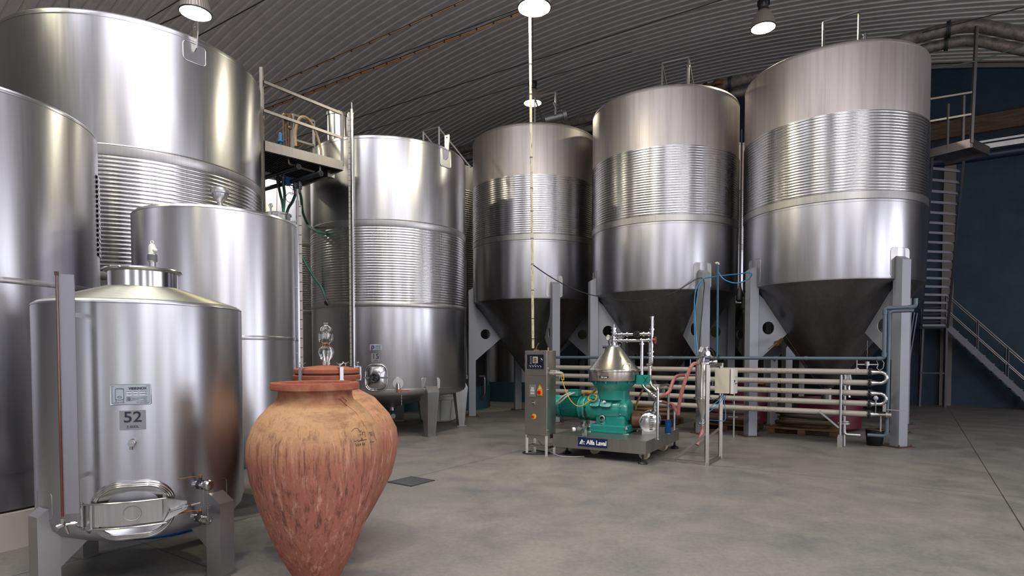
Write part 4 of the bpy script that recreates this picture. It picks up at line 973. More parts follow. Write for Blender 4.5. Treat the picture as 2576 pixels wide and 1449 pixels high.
b = MB(); b.tube(smooth_path([at(744, 368, 10.3), at(743, 340, 10.3), at(747, 312, 10.3), at(757, 295, 10.3), at(772, 297, 10.42), at(786, 314, 10.53), at(799, 345, 10.65), at(807, 375, 10.65), at(808, 392, 10.65)], 8), .022, 10)
tag(b.build('beige_hose', bh, None), 'beige hose looping over the catwalk railing', 'hose')
t = thing('gas_manifold', 'rusty gas manifold with blue regulator standing on the catwalk', 'manifold', at(722, 372, 10.53)); rm = mat('rusty_fittings', (.14, .08, .04), .6, .4)
b = MB()
for x in (713, 720, 727, 732): b.cyl(at(x, 370, 10.5 + (x - 713) * .01), at(x, 300, 10.5 + (x - 713) * .01), .014, n=8)
b.box(at(722, 295, 10.53), .16, .08, .10); b.sphere(at(716, 291, 10.48), .045, 10); b.sphere(at(727, 300, 10.48), .04, 10); b.sphere(at(730, 322, 10.48), .035, 10); b.build('pipework', rm, t)
b = MB(); b.lathe([(.001, 0), (.02, .0), (.028, .03), (.05, .045), (.05, .06), (.03, .075), (.03, .19), (.012, .21), (.001, .21)], at(706, 364, 10.48), 16); b.build('blue_regulator', mat('blue_enamel', (.01, .14, .38), .35), t)
b = MB(); b.bar(at(746, 367, 10.42), at(757, 365, 10.42), .02, .012); b.build('red_lever', mat('red_lever_paint', (.4, .01, .01), .4), t)
b = MB(); b.tube(smooth_path([at(692, 372, 10.42), at(694, 330, 10.42), at(702, 302, 10.42), at(714, 297, 10.42)], 6), .005, 5); b.build('cable', wire, t)
b = MB(); b.tube(smooth_path([at(697, 372, 10.42), at(697, 450, 10.53), at(696, 540, 10.3)], 6), .005, 5); tag(b.build('cable', wire, None), 'thin black cable hanging straight down from the catwalk', 'cable')
b = MB(); b.tube(arc(at(731, 497, 10.53), V((1, 0, 0)), ZX, .085, .4, 5.6, 24), .005, 5); b.tube(smooth_path([at(725, 455, 10.53), at(729, 470, 10.53), at(737, 478, 10.53), at(735, 490, 10.53), at(727, 483, 10.53)], 5), .004, 5); tag(b.build('wire_loop', mat('brown_wire', (.12, .03, .02), .5), None), 'loop of thin reddish wire below the catwalk valves', 'cable')
b = MB(); b.box(at(725, 457, 10.59), .07, .05, .14); tag(b.build('solenoid', mat('blue_solenoid', (.01, .12, .35), .35), None), 'small blue solenoid among the black catwalk valves', 'valve')
# ================================================================ control cabinet
CO = V((.21, 9.40, 0)); cu, cv = AX, BX; cw_, cd_ = .40, .28
def cp(u, v, z): return CO + cu * u + cv * v + ZX * z
t = thing('control_cabinet', 'stainless control cabinet with knobs, standing left of the green machine', 'cabinet', CO)
brs = steel('brushed_cabinet', (.48, .45, .42), .36, .5, .08, .08)
b = MB(); b.box(cp(cw_ / 2, cd_ / 2, .985), cw_, cd_, 1.33, cu, cv, ZX, .006); o = b.build('housing', brs, t, 20)
b = MB(); b.box(cp(cw_ / 2, -.008, 1.455), cw_ - .01, .014, .385, cu, cv, ZX); b.build('upper_door', brs, t, 20)
b = MB(); b.box(cp(cw_ / 2, -.008, .785), cw_ - .01, .014, .915, cu, cv, ZX); dr = b.build('lower_door', brs, t, 20)
b = MB()
for z in (1.55, 1.42, 1.12, .50, .35): b.box(cp(-.006, .02, z), .012, .03, .05, cu, cv)
b.build('hinge', M['satin'], t)
b = MB()
for z in (1.375, 1.045, .41): b.cyl(cp(cw_, .02, z), cp(cw_ + .025, .02, z), .012, n=8); b.bar(cp(cw_ + .022, .01, z), cp(cw_ + .022, .06, z), .012, .006)
b.build('door_latch', M['satin'], t)
b = MB(); b.box(cp(cw_ * .5, -.018, 1.475), .30, .006, .225, cu, cv); pn = b.build('control_panel', mat('panel_black', (.008, .010, .022), .3), t, 20)
b = MB(); b.box(cp(.205, -.026, 1.505), .085, .012, .10, cu, cv, ZX); b.build('gauge_window', mat('ivory_frame', (.55, .48, .34), .4), pn, 20)
b = MB(); b.box(cp(.205, -.034, 1.505), .055, .006, .072, cu, cv); b.build('gauge_face', mat('brownish_dial', (.16, .13, .10), .3), pn, 20)
def dial(x, z, r=.014):
    b = MB(); b.rev(cp(x, -.020, z), -cv, [(r * 1.3, 0), (r * 1.3, .004), (r, .004), (r, .018), (.001, .02)], 16); o = b.build('knob', M['blackpl'], pn)
    b = MB(); b.rev(cp(x, -.020, z), -cv, [(r * 1.35, 0), (r * 1.6, .002), (r * 1.35, .006)], 16); b.box(cp(x, -.041, z), .003, .002, r * 1.5, cu, cv); b.build('knob_ring', M['polish'], o)
for k in range(5): dial(.095 + k * .048, 1.392)
dial(.305, 1.50, .016)
b = MB()
for k in range(6): b.box(cp(.12, -.022, 1.555 - k * .022), .035, .001, .006, cu, cv)
for k in range(5): b.box(cp(.095 + k * .048, -.022, 1.418), .03, .001, .004, cu, cv)
b.box(cp(.305, -.022, 1.53), .03, .001, .004, cu, cv); b.box(cp(.205, -.022, 1.437), .03, .001, .005, cu, cv)
b.build('panel_marks', mat('pale_print', (.45, .47, .5), .5), pn, 0)
b = MB(); b.box(cp(.155, -.022, 1.02), .115, .012, .19, cu, cv, ZX); mw = b.build('meter_window', mat('grey_frame', (.18, .18, .18), .4), dr, 20)
b = MB(); b.box(cp(.155, -.030, 1.06), .05, .003, .03, cu, cv); b.box(cp(.155, -.030, 1.085 - .06), .07, .003, .035, cu, cv); b.box(cp(.155, -.030, .98), .07, .003, .03, cu, cv); b.build('meter_display', mat('pale_display', (.50, .52, .52), .3), mw, 0)
b = MB(); b.add([cp(.285 - .03, -.018, 1.075), cp(.285 + .03, -.018, 1.075), cp(.285, -.018, 1.125)], [(0, 1, 2)]); b.build('warning_triangle', mat('yellow_sign', (.75, .42, .01), .5), dr, 0)
b = MB(); b.add([cp(.285 + dx, -.0195, 1.075 + dz) for dx, dz in ((.004, .038), (-.008, .022), (0, .022), (-.003, .008), (.009, .026), (.001, .026))], [(0, 1, 2), (2, 3, 4), (4, 5, 2)]); b.build('lightning_mark', ink, dr, 0)
b = MB(); b.box(cp(.285, -.018, 1.063), .06, .002, .014, cu, cv); b.build('sticker', M['wht'], dr, 0)
b = MB(); b.box(cp(.285, -.024, 1.00), .085, .016, .10, cu, cv, ZX); sw = b.build('main_switch', mat('yellow_switch', (.72, .30, .01), .4), dr, 20)
b = MB(); b.rev(cp(.28, -.032, 1.0), -cv, [(.032, 0), (.030, .014), (.018, .016), (.001, .016)], 20); b.box(cp(.28, -.055, 1.0), .018, .02, .055, cu, cv); b.build('red_knob', mat('red_plastic', (.50, .008, .012), .35), sw)
b = MB(); b.cyl(cp(.165, -.012, .83), cp(.165, -.04, .83), .016, n=14); b.box(cp(.165, -.018, .83), .045, .01, .06, cu, cv, ZX); b.bar(cp(.165, -.045, .835), cp(.14, -.05, .815), .012, .01); b.build('key_lock', M['polish'], dr)
b = MB(); b.rev(cp(.175, -.016, .615), -cv, [(.042, 0), (.042, .004), (.001, .004)], 28); es = b.build('yellow_disc', mat('yellow_disc', (.75, .45, .03), .45), dr)
b = MB(); b.rev(cp(.168, -.02, .618), -cv, [(.014, 0), (.014, .015), (.022, .02), (.022, .03), (.015, .038), (.001, .04)], 20); b.build('emergency_button', mat('red_button', (.60, .01, .015), .3), es)
# stand legs
b = MB()
for (u, v) in ((.02, .02), (cw_ - .02, .02), (.02, cd_ - .02), (cw_ - .02, cd_ - .02)):
    bb = MB(); bb.bar(cp(u, v, 0), cp(u, v, .32), .04, .04); bb.build('leg', brs, t, 20)
b = MB()
for (u0, v0, u1, v1) in ((.02, .02, cw_ - .02, .02), (.02, cd_ - .02, cw_ - .02, cd_ - .02), (.02, .02, .02, cd_ - .02), (cw_ - .02, .02, cw_ - .02, cd_ - .02)): b.bar(cp(u0, v0, .295), cp(u1, v1, .295), .04, .05)
b.bar(cp(.02, cd_ / 2, .13), cp(cw_ - .02, cd_ / 2, .13), .04, .03); b.bar(cp(.02, .02, .13), cp(.02, cd_ - .02, .13), .03, .03); b.bar(cp(cw_ - .02, .02, .13), cp(cw_ - .02, cd_ - .02, .13), .03, .03)
b.build('stand_frame', brs, t, 20)
b = MB(); p = cp(cw_, .10, 1.30); b.cyl(p, p + cu * .07, .034, n=14); b.cyl(p + cu * .07, p + cu * .20, .026, n=12); b.box(p + cu * .06 + ZX * .035, .10, .06, .022, cu, cv); b.cyl(p + cu * .20, p + cu * .225, .016, n=8)
for k in range(2): b.cyl(p + cu * (.17 + .03 * k), p + cu * (.17 + .03 * k) - ZX * .10, .004, n=6)
b.build('plug', mat('dirty_white_plastic', (.45, .42, .36), .5), t); plug = p + cu * .225
b = MB(); p = cp(.13, .12, 1.65); b.tube(bend([p, p + ZX * .05, p + ZX * .12 + cu * .05], .03), .006, 6); b.box(p + ZX * .01, .06, .05, .02, cu, cv); b.cyl(cp(.36, .1, 1.65), cp(.36, .1, 1.70), .012, n=8); b.build('cable_gland', mat('brass', (.35, .22, .08), .4, .8), t)
# cables under the cabinet
for k, (pts, m_, r, lb) in enumerate((([cp(-.04, .25, .012), cp(-.10, .10, .012), cp(.02, -.0, .012), cp(.22, .10, .012), cp(.30, .26, .012), cp(.12, .34, .012), cp(-.03, .28, .03)], wire, .012, 'black cable coiled on the floor under the control cabinet'),
                                      ([cp(.12, .2, .20), cp(.2, .22, .12), cp(.35, .2, .05), cp(.55, .12, .01), cp(.75, .14, .01), cp(.9, .3, .01)], mat('white_cable', (.4, .4, .38), .5), .007, 'white cable trailing from under the control cabinet towards the machine platform'))):
    b = MB(); b.tube(smooth_path(pts), r, 6); tag(b.build('cable', m_, None), lb, 'cable')
# ================================================================ centrifuge on its platform
MU = V((.857, -.515, 0)); MV = V((.515, .857, 0)); C0 = V((1.93, 8.50, 0)); LP, DP, ZP = 1.50, 1.75, .335
deck = steel('deck_plate', (.36, .36, .35), .42, 0, .15, .2, dirt=.4)
t = tM = thing('separator', 'teal green centrifugal separator with steel cone hood on a low steel platform', 'separator', C0 - MU * LP / 2 + MV * DP / 2)
dc = C0 - MU * LP / 2 + MV * DP / 2
b = MB(); b.box(dc + ZX * (ZP - .095), LP, DP, .19, MU, MV, ZX); pf = b.build('platform', deck, t, 20)
b = MB(); b.box(dc + ZX * ZP, LP + .01, DP + .01, .008, MU, MV); b.build('platform_rim', M['plate'], pf, 20)
for (u, v) in ((-.06, .05), (-.06, DP - .05), (-LP + .06, DP - .05), (-LP + .1, .3)):
    p = C0 + MU * u + MV * v; b = MB(); b.cyl(p + ZX * .03, p + ZX * .16, .016, n=12); b.lathe([(.07, 0), (.072, .01), (.06, .03), (.03, .045), (.001, .05)], p, 24); b.cyl(p + ZX * .05, p + ZX * .065, .026, n=6); b.build('levelling_foot', M['blackpl'], t)
for (u, v) in ((-.16, .42), (-.16, 1.35), (-1.0, .5), (-1.0, 1.4)):
    p = C0 + MU * u + MV * v + ZX * .075; b = MB()
    for w_ in (-.03, .03): b.rev(p + MV * w_ - MV * .02, MV, [(.001, 0), (.03, 0), (.032, .008), (.055, .008), (.066, .0), (.075, .008), (.075, .032), (.066, .04), (.03, .04), (.001, .04)], 28)
    b.build('caster_wheel', mat('cream_nylon', (.55, .45, .33), .5), t)
# sign on the front edge of the platform
navy = mat('navy_sign', (.006, .020, .075), .35); whitep = mat('white_print', (.85, .87, .88), .4)
def sign(t, o, ex, w_, h_, sz, logo=True):
    ex = V(ex).normalized(); b = MB(); n = ex.cross(ZX); b.box(o + n * .001, w_, .006, h_, ex, n); s = b.build('brand_sign', navy, t, 20)
    b = MB(); text_flat(b, 'Alfa Laval', sz, o + n * .004, ex, ZX, .90, sz * .035, 'CENTER', 0.001)
    if logo:
        k = h_ * .33; c = o + n * .005 - ex * (w_ * .5 - h_ * .50)
        for v in b.v: pass
        b.v = [tuple(V(v) + ex * (h_ * .50)) for v in b.v]
        P = lambda x, y: c + ex * (x * k) + ZX * (y * k)
        b.add([P(-1.05, -.75), P(-.55, -.75), P(.05, .42), P(.0, 1.0)], [(0, 1, 2, 3)]); b.add([P(0, 1.0), P(.05, .42), P(.42, -.10), P(.62, .1)], [(0, 1, 2, 3)])
        b.add([P(-1.05, -.75), P(-.2, -.75), P(-.35, -.5), P(-.8, -.5)], [(0, 1, 2, 3)])
        for a0, a1 in ((.5, 2.2), (2.6, 4.2), (4.6, 5.9)):
            m_ = 6; vs = []
            for i in range(m_ + 1):
                a = a0 + (a1 - a0) * i / m_; vs += [P(.15 + .22 * math.cos(a), -.35 + .22 * math.sin(a)), P(.15 + .45 * math.cos(a), -.35 + .45 * math.sin(a))]
            b.add(vs, [(2 * i, 2 * i + 2, 2 * i + 3, 2 * i + 1) for i in range(m_)])
        b.add([P(.62, -.55), P(1.0, -.85), P(1.1, -.7), P(.75, -.4)], [(0, 1, 2, 3)]); b.add([P(.62, .05), P(.95, .35), P(1.1, .2), P(.75, -.1)], [(0, 1, 2, 3)])
    b.build('sign_lettering', whitep, s, 0); return s
so = C0 - MU * .83 - MV * .006 + ZX * .255
sign(tM, so, MU, .475, .135, .094)
# ---- the machine body
teal = mat('teal_enamel', (.012, .235, .200), .28, 0, .5, coat=.3); q = NT(teal); n1 = q.noise(q.map(), 55, 6, .75); n2 = q.noise(q.map(), 6, 4)
c = q.mix(q.ramp(n2, [(.35, 0.0), (.65, .4)]), (.014, .245, .205), (.022, .30, .26)); q.l(q.mix(q.ramp(n1, [(.70, 0.0), (.74, .8)]), c, (.06, .05, .04)), q.b.inputs['Base Color'])
VA = V((1.66, 9.66, 0)); A0 = VA + MU * .27; AZ = .693
def gp(tt, z=AZ, v=0.0): return A0 - MU * tt + MV * v + ZX * z
b = MB()
b.rev(gp(.03), -MU, [(.001, -.045), (.15, -.045), (.168, -.03), (.175, -.01), (.178, .07)], 48); b.build('end_cover', teal, t)
b = MB(); b.rev(gp(.03), -MU, [(.178, .065), (.206, .07), (.206, .10), (.198, .105)], 48)
fo = b.build('end_flange', teal, t)
b = MB()
for k in range(10):
    a = k * .628 + .3; b.cyl(gp(-.035 + .03) * 0 + gp(.095) + MV * (.192 * math.cos(a)) + ZX * (.192 * math.sin(a)), gp(.080) + MV * (.192 * math.cos(a)) + ZX * (.192 * math.sin(a)), .008, n=8)
b.build('bolts', M['satin'], fo)
b = MB(); b.rev(gp(.12), -MU, [(.001, .0), (.20, .0), (.21, .02), (.212, .50), (.20, .57), (.185, .60), (.001, .60)], 64)
b.box(VA + ZX * .47, .50, .36, .26, MU, MV, ZX, .05)
b.box(VA + ZX * (ZP + .065) + MU * .0, .64, .58, .12, MU, MV, ZX, .03); b.box(VA + ZX * (ZP + .02), .60, .62, .035, MU, MV, ZX, .01)
b.box(VA + ZX * .92, .48, .27, .22, MU, MV, ZX, .05); b.box(VA + ZX * .80 + MV * .02, .50, .34, .20, MU, MV, ZX, .06); b.build('gearbox', teal, t)
# inspection covers on the upper front shoulder
for (tt, wd, plugs) in ((.50, .155, ((.0, .03),)), (.315, .185, ((.045, .045), (-.02, -.03)))):
    nrm = (-MV * .80 + ZX * .60).normalized(); e2 = (MV * .60 + ZX * .80).normalized(); c = gp(tt, AZ + .138, -.184)
    b = MB(); vs = []
    pts = rrect(wd, .225, .03)
    b.prism(pts, c, MU, e2, .04); o = b.build('inspection_cover', teal, t, 40)
    b = MB(); n = MU.cross(e2).normalized(); n = n if n.dot(nrm) > 0 else -n
    for (x, y) in ((-.4, -.42), (.4, -.42), (-.4, .42), (.4, .42), (-.42, 0), (.42, 0), (0, .43)): b.cyl(c + MU * (x * wd) + e2 * (y * .225), c + MU * (x * wd) + e2 * (y * .225) + n * .03, .008, n=8)
    b.build('bolts', M['satin'], o)
    b = MB()
    for (x, y) in plugs: b.cyl(c + MU * x + e2 * y, c + MU * x + e2 * y + n * .05, .024, n=6); b.cyl(c + MU * x + e2 * y, c + MU * x + e2 * y + n * .035, .03, n=16); b.cyl(c + MU * x + e2 * y + n * .05, c + MU * x + e2 * y + n * .056, .010, n=10)
    b.build('oil_plug', M['satin'] if wd > .16 else teal, o)
p = gp(.375, .56, -.22); b = MB(); b.rev(p + MV * .08, -MV, [(.05, 0), (.05, .10), (.044, .105), (.030, .105), (.030, .06)], 28); o = b.build('sight_port', M['satin'], t)
b = MB(); b.rev(p + MV * .08, -MV, [(.030, .07), (.001, .07)], 20); b.build('port_glass', M['black'], o)
p = gp(.365, .455, -.24); b = MB(); b.rev(p + MV * .06, -MV, [(.035, 0), (.035, .08), (.028, .085), (.02, .085), (.001, .08)], 24); b.cyl(gp(.37, .56, -.19), gp(.365, .455, -.19), .035, n=12); b.build('drain_boss', teal, t)
b = MB(); p = gp(.365, .455, -.26); b.cyl(p, p - MV * .02, .018, n=6); b.build('drain_plug', mat('brass_plug', (.25, .16, .07), .4, .7), t)
for (u, v) in ((.31, -.27), (-.31, -.27), (.31, .27), (-.31, .27)):
    p = VA + MU * u + MV * v; b = MB(); b.lathe([(.001, ZP), (.06, ZP), (.06, ZP + .015), (.001, ZP + .015)], p, 20); b.cyl(p + ZX * (ZP + .08), p + ZX * (ZP + .10), .035, n=16); b.cyl(p + ZX * (ZP + .10), p + ZX * (ZP + .13), .018, n=6); b.build('mounting_pad', M['satin'], t)
b = MB(); b.box(gp(.69, .66, -.185), .03, .03, .16, MU, MV); b.build('vent_slot', M['black'], t)
# frame collar and bowl hood
b = MB(); b.lathe([(.25, .86), (.25, 1.0), (.262, 1.02), (.34, 1.11), (.345, 1.13), (.345, 1.17), (.001, 1.17)], VA, 64)
for k in range(12): a = k * .5236; b.cyl(VA + V((.365 * math.cos(a), .365 * math.sin(a), 1.13)), VA + V((.365 * math.cos(a), .365 * math.sin(a), 1.165)), .014, n=8)
b.build('collar', teal, t)
hood = steel('hood_steel', (.60, .58, .52), .27, .3, .06, .1)
b = MB(); b.lathe([(.36, 1.165), (.395, 1.17), (.40, 1.18), (.402, 1.31), (.39, 1.315)], VA, 96); o = b.build('bowl_drum', steel('drum_steel', (.62, .54, .50), .30, .7, .06, .1), t)
b = MB(); b.lathe([(.39, 1.31), (.415, 1.315), (.424, 1.325), (.424, 1.345), (.41, 1.355), (.395, 1.36), (.11, 1.715), (.10, 1.725)], VA, 96); hd = b.build('cone_hood', hood, t)
b = MB(); b.lathe([(.105, 1.705), (.112, 1.71), (.112, 1.735), (.03, 1.74), (.001, 1.74)], VA, 48)
for k in range(6): a = k * 1.047; b.cyl(VA + V((.095 * math.cos(a), .095 * math.sin(a), 1.735)), VA + V((.095 * math.cos(a), .095 * math.sin(a), 1.76)), .008, n=6)
b.build('top_flange', M['satin'], hd)
fa = math.atan2(-1, .05); er = V((math.cos(fa), math.sin(fa), 0)); et = V((-er.y, er.x, 0)); hp = VA + et * .13 + er * .345 + ZX * 1.40
b = MB(); b.tube(bend([hp - et * .065, hp - et * .055 + ZX * .0 + er * .035 + ZX * .04, hp + et * .055 + er * .035 + ZX * .04, hp + et * .065], .015), .007, 8); b.build('hood_handle', M['polish'], hd)
# small sign wrapped on the drum
p, a = hit(VA, .402, 1516, 947); vs = []
b = MB()
for i in range(7):
    tt = a + (-.095 + .19 * i / 6) / .402
    for k in (0, 1): vs.append(VA + V((.405 * math.cos(tt), .405 * math.sin(tt), 1.215 + .034 * k)))
b.add(vs, [(2 * i, 2 * i + 2, 2 * i + 3, 2 * i + 1) for i in range(6)]); s2 = b.build('brand_label', ink, o)
b = MB(); text_cyl(b, 'Alfa Laval', .032, VA, .402, a, 1.232, .0045, .86, .0008, 'CENTER', .022)
for x0, y0, x1, y1 in ((-.088, 1.221, -.078, 1.243), (-.078, 1.243, -.066, 1.222), (-.062, 1.222, -.054, 1.236)):
    b.tube([VA + V((.406 * math.cos(a + x / .402), .406 * math.sin(a + x / .402), z)) for x, z in ((x0, y0), (x1, y1))], .0018, 4)
b.build('label_lettering', whitep, s2, 0)
# motor
b = MB(); b.rev(gp(.72), -MU, [(.001, 0), (.20, 0), (.205, .01), (.205, .035), (.19, .04), (.175, .05), (.175, .085), (.20, .09), (.20, .115), (.001, .115)], 48); b.build('coupling_flange', teal, t)
mz = AZ + .01
b = MB(); mc = gp(.835, mz); b.rev(mc, -MU, [(.15, 0), (.155, .01), (.155, .34), (.15, .35)], 40)
for k in range(44):
    a = 2 * PI * k / 44; e = MV * math.cos(a) + ZX * math.sin(a); f2 = MV * -math.sin(a) + ZX * math.cos(a)
    b.box(mc - MU * .175 + e * .168, .30, .035, .006, MU, e, f2)
mt = b.build('motor', teal, t, 30)
b = MB(); b.rev(gp(1.18, mz), -MU, [(.15, 0), (.188, .0), (.190, .16), (.175, .20), (.12, .215), (.001, .215)], 44); b.build('fan_cover', teal, mt)
b = MB()
for k in range(5): a = PI + .3 + k * .5; b.cyl(gp(1.24, mz) + (MV * math.cos(a) + ZX * math.sin(a)) * .180, gp(1.24, mz) + (MV * math.cos(a) + ZX * math.sin(a)) * .1935, .012, n=8)
b.build('cover_hole', M['black'], mt)
b = MB(); b.box(gp(.95, mz + .235, -.03), .18, .15, .10, MU, MV, ZX, .012); b.box(gp(.95, mz + .29, -.03), .19, .16, .014, MU, MV, ZX, .004); tb = b.build('terminal_box', teal, mt)
b = MB(); b.box(gp(.99, ZP + .03), .55, .34, .06, MU, MV); b.box(gp(.95, ZP + .09), .30, .26, .07, MU, MV); b.build('motor_base', M['plate'], mt, 20)
whc = mat('pale_grey_cable', (.50, .50, .47), .4)
for k, (dx, lb) in enumerate(((0, 'upper'), (.035, 'lower'))):
    p = gp(.99 - dx * 2, mz + .24, -.12); b = MB(); b.tube(smooth_path([p + MV * .02, p - MV * .05, p - MV * .12 - MU * .08 - ZX * .05, p - MU * .20 - ZX * .16 - MV * .14, p - MU * .34 - ZX * .26 - MV * .12, cp(cw_ - .01, .20, .56 - dx)], 6), .013, 8)
    tag(b.build('power_cable', whc, None), lb + ' of two pale grey cables running from the green motor box into the cabinet', 'cable', 'grey motor cables')
yc = mat('yellow_cable', (.68, .38, .02), .45)
pe = gp(.55, AZ + .19, -.20)
b = MB(); b.tube(smooth_path([plug, plug + cu * .02 - ZX * .10, at(1414, 955, 9.15), at(1424, 985, 9.12), at(1436, 1008, 9.10), at(1450, 1020, 9.12), at(1466, 1020, 9.15), pe - ZX * .03 - MU * .03, pe], 8), .0065, 8)
o = tag(b.build('cable', yc, None), 'yellow cable looping from the cabinet plug to the green gearbox', 'cable')
b = MB(); cc = pe + MV * .0
for k in range(3): b.tube([cc + MU * (.075 * math.cos(j * .4487)) + (MV * .35 + ZX * .65).normalized() * (.06 * math.sin(j * .4487)) - MV * (.012 * k) for j in range(14)], .006, 6, closed=True)
b.build('cable_coil', yc, o)
b = MB(); b.sphere(pe + MV * .01, .04, 14); b.cyl(pe, pe + ZX * .06 - MV * .02, .02, n=8); b.bar(pe + ZX * .05 - MU * .05, pe - ZX * .05 - MU * .07 - MV * .02, .015, .012); b.build('speed_sensor', teal, t)
yh = mat('yellow_hose', (.45, .28, .05), .45)
b = MB(); b.tube(smooth_path([gp(.60, 1.0, .02), gp(.66, .95, .0), gp(.74, .96, -.0), gp(.80, .93, .02), gp(.80, .85, .05)], 6), .022, 8); tag(b.build('yellow_hose', yh, None), 'short thick yellow hose curling behind the green gearbox', 'hose')
# ---- pipework above the hood
pl = M['polish']
b = MB(); top = VA + ZX * 1.74; b.cyl(top, top + ZX * .26, .036, n=18)
for z in (.03, .20, .26): b.cyl(top + ZX * z, top + ZX * (z + .022), .052, n=20)
b.cyl(top + ZX * .28, top + ZX * .34, .007, n=8); pw = b.build('inlet_riser', pl, t)
R_ = []
for (z0, k) in ((1.910, 0), (1.812, 1)):
    b = MB(); p = VA + ZX * z0 - MV * .02; e = p + MU * .62; b.cyl(p, e, .024, n=16)
    for f in (.05, .14, .23, .50 if k == 0 else .46, .585): b.cyl(p + MU * f, p + MU * (f + .022), .040, n=20)
    b.build('outlet_pipe', pl, t); R_.append(e)
b = MB(); g = VA - MU * .075 + ZX * 1.86 - MV * .04; b.rev(g, (-MV - MU * .35).normalized(), [(.001, -.01), (.045, -.01), (.048, 0), (.048, .02), (.04, .024)], 28); gg = b.build('pressure_gauge', pl, t)
b = MB(); d_ = (-MV - MU * .35).normalized(); b.rev(g, d_, [(.042, .018), (.001, .018)], 24); b.build('dial_face', M['wht'], gg)
b = MB(); b.cyl(g - ZX * .05, g - ZX * .17 + MU * .02, .010, n=8); b.cyl(g - ZX * .15 - MU * .04, g - ZX * .15 - MU * .09 - MV * .03, .022, n=10); b.build('gauge_cock', M['blackpl'], t)
b = MB(); p = VA + MU * .40 + ZX * 1.910 - MV * .035; b.cyl(p - MV * .05, p + MV * .03, .052, n=10); b.cyl(p - MV * .05, p - MV * .07, .03, n=10); b.build('black_valve', M['blackpl'], t)
b = MB(); p = R_[1] + MU * .06 - MV * .01; b.cyl(p - MU * .02, p + MU * .02, .03, n=12); b.box(p + MU * .02, .03, .04, .11, MU, MV, ZX, .008); b.build('red_valve', mat('dark_red_plastic', (.22, .03, .02), .4), t)
x1 = R_[1] - MU * .14; x2 = R_[1] - MU * .02 + MV * .04
dn = lambda p, z: V((p.x, p.y, z))
b = MB(); b.tube(bend([dn(x1, 1.812), dn(x1, 1.10), dn(x1, 1.10) + MU * .20 - MV * .12 - ZX * .13], .12), .027, 14); b.cyl(dn(x1, 1.77), dn(x1, 1.745), .045, n=18); b.build('down_pipe', pl, t)
b = MB(); b.tube(bend([dn(x2, 1.812), dn(x2, 1.12), dn(x2, 1.12) + MU * .14 - MV * .08 - ZX * .10], .12), .027, 14)
for z in (1.62, 1.55, 1.42, 1.36): b.cyl(dn(x2, z), dn(x2, z - .02), .046, n=18)
b.build('down_pipe', pl, t)
ce = dn(x1, 1.10) + MU * .20 - MV * .12 - ZX * .13; cdn = (MU * .8 - MV * .45 - ZX * .45).normalized()
b = MB(); b.cyl(ce - cdn * .05, ce + cdn * .12, .030, n=16)
for f in (-.03, .02, .07, .11): b.cyl(ce + cdn * f, ce + cdn * (f + .018), .044, n=18)
b.build('pipe_coupling', pl, t); hose_s = ce + cdn * .12
x3 = R_[0] + MU * .02
b = MB(); b.cyl(dn(x3, 1.93), dn(x3, 1.70), .024, n=14); b.cyl(dn(x3, 1.70), dn(x3, 1.52), .020, n=14); b.cyl(dn(x3, 1.97), dn(x3, 1.995), .045, n=18); b.cyl(dn(x3, 1.90), dn(x3, 1.97), .028, n=14); b.tube(bend([dn(x3, 1.52), dn(x3, 1.43), dn(x3, 1.43) - MU * .08], .05), .022, 10)
for z in (1.64, 1.57): b.cyl(dn(x3, z), dn(x3, z - .018), .04, n=16)
b.build('sample_pipe', pl, t)
b = MB(); b.cyl(dn(x3, 1.995), dn(x3, 2.02), .026, n=14); b.cyl(dn(x3, 2.14), dn(x3, 2.17), .026, n=14); b.cyl(dn(x3, 2.17), dn(x3, 2.185), .035, n=14)
for a in (0, 2.1, 4.2): b.cyl(dn(x3, 2.0) + V((.02 * math.cos(a), .02 * math.sin(a), 0)), dn(x3, 2.16) + V((.02 * math.cos(a), .02 * math.sin(a), 0)), .004, n=6)
b.cyl(dn(x3, 2.02), dn(x3, 2.14), .012, n=10); b.build('sight_glass', pl, t)
b = MB(); p = dn(x1, 1.19) + MU * .03 - MV * .035; b.box(p, .20, .012, .155, MU, MV); b.box(p + MU * .10 + MV * .04, .012, .10, .155, MU, MV); b.box(p - MU * .10 + MV * .04, .012, .10, .155, MU, MV); bk = b.build('pipe_bracket', teal, t, 20)
b = MB()
for s_ in (-1, 1): b.bar(p + MU * .045 - MV * .008 + MU * (.035 * s_) + ZX * .045, p + MU * .045 - MV * .008 - MU * (.035 * s_) - ZX * .045, .012, .004)
b.build('bracket_cross', M['black'], bk)
b = MB(); b.bar(VA + MU * .34 + ZX * 1.14, dn(x1, 1.16), .03, .05); b.build('bracket_arm', teal, t, 20)
sh = mat('orange_striped_hose', (.50, .27, .07), .45); q = NT(sh); ww = q.n('ShaderNodeTexWave'); ww.inputs['Scale'].default_value = 6; q.l(q.map((1, 1, 1), (.5, .6, 0)), ww.inputs[0]); q.l(q.ramp(ww.outputs['Fac'], [(.45, (.52, .30, .08)), (.6, (.25, .22, .16))]), q.b.inputs['Base Color'])
for pts, lb, r in (([dn(x3, 1.44) - MU * .02, at(1641, 905, 9.5), at(1634, 930, 9.6), at(1624, 965, 9.75), at(1610, 995, 9.9), at(1599, 1022, 10.0)], 'orange striped hose hanging behind the separator pipes', .018), ([at(1622, 975, 9.9), at(1612, 990, 10.0), at(1604, 1010, 10.05), at(1598, 1030, 10.1)], 'second orange hose beside the striped one, behind the green end cover', .014)):
    b = MB(); b.tube(smooth_path(pts, 6), r, 8); tag(b.build('orange_hose', sh, None), lb, 'hose')
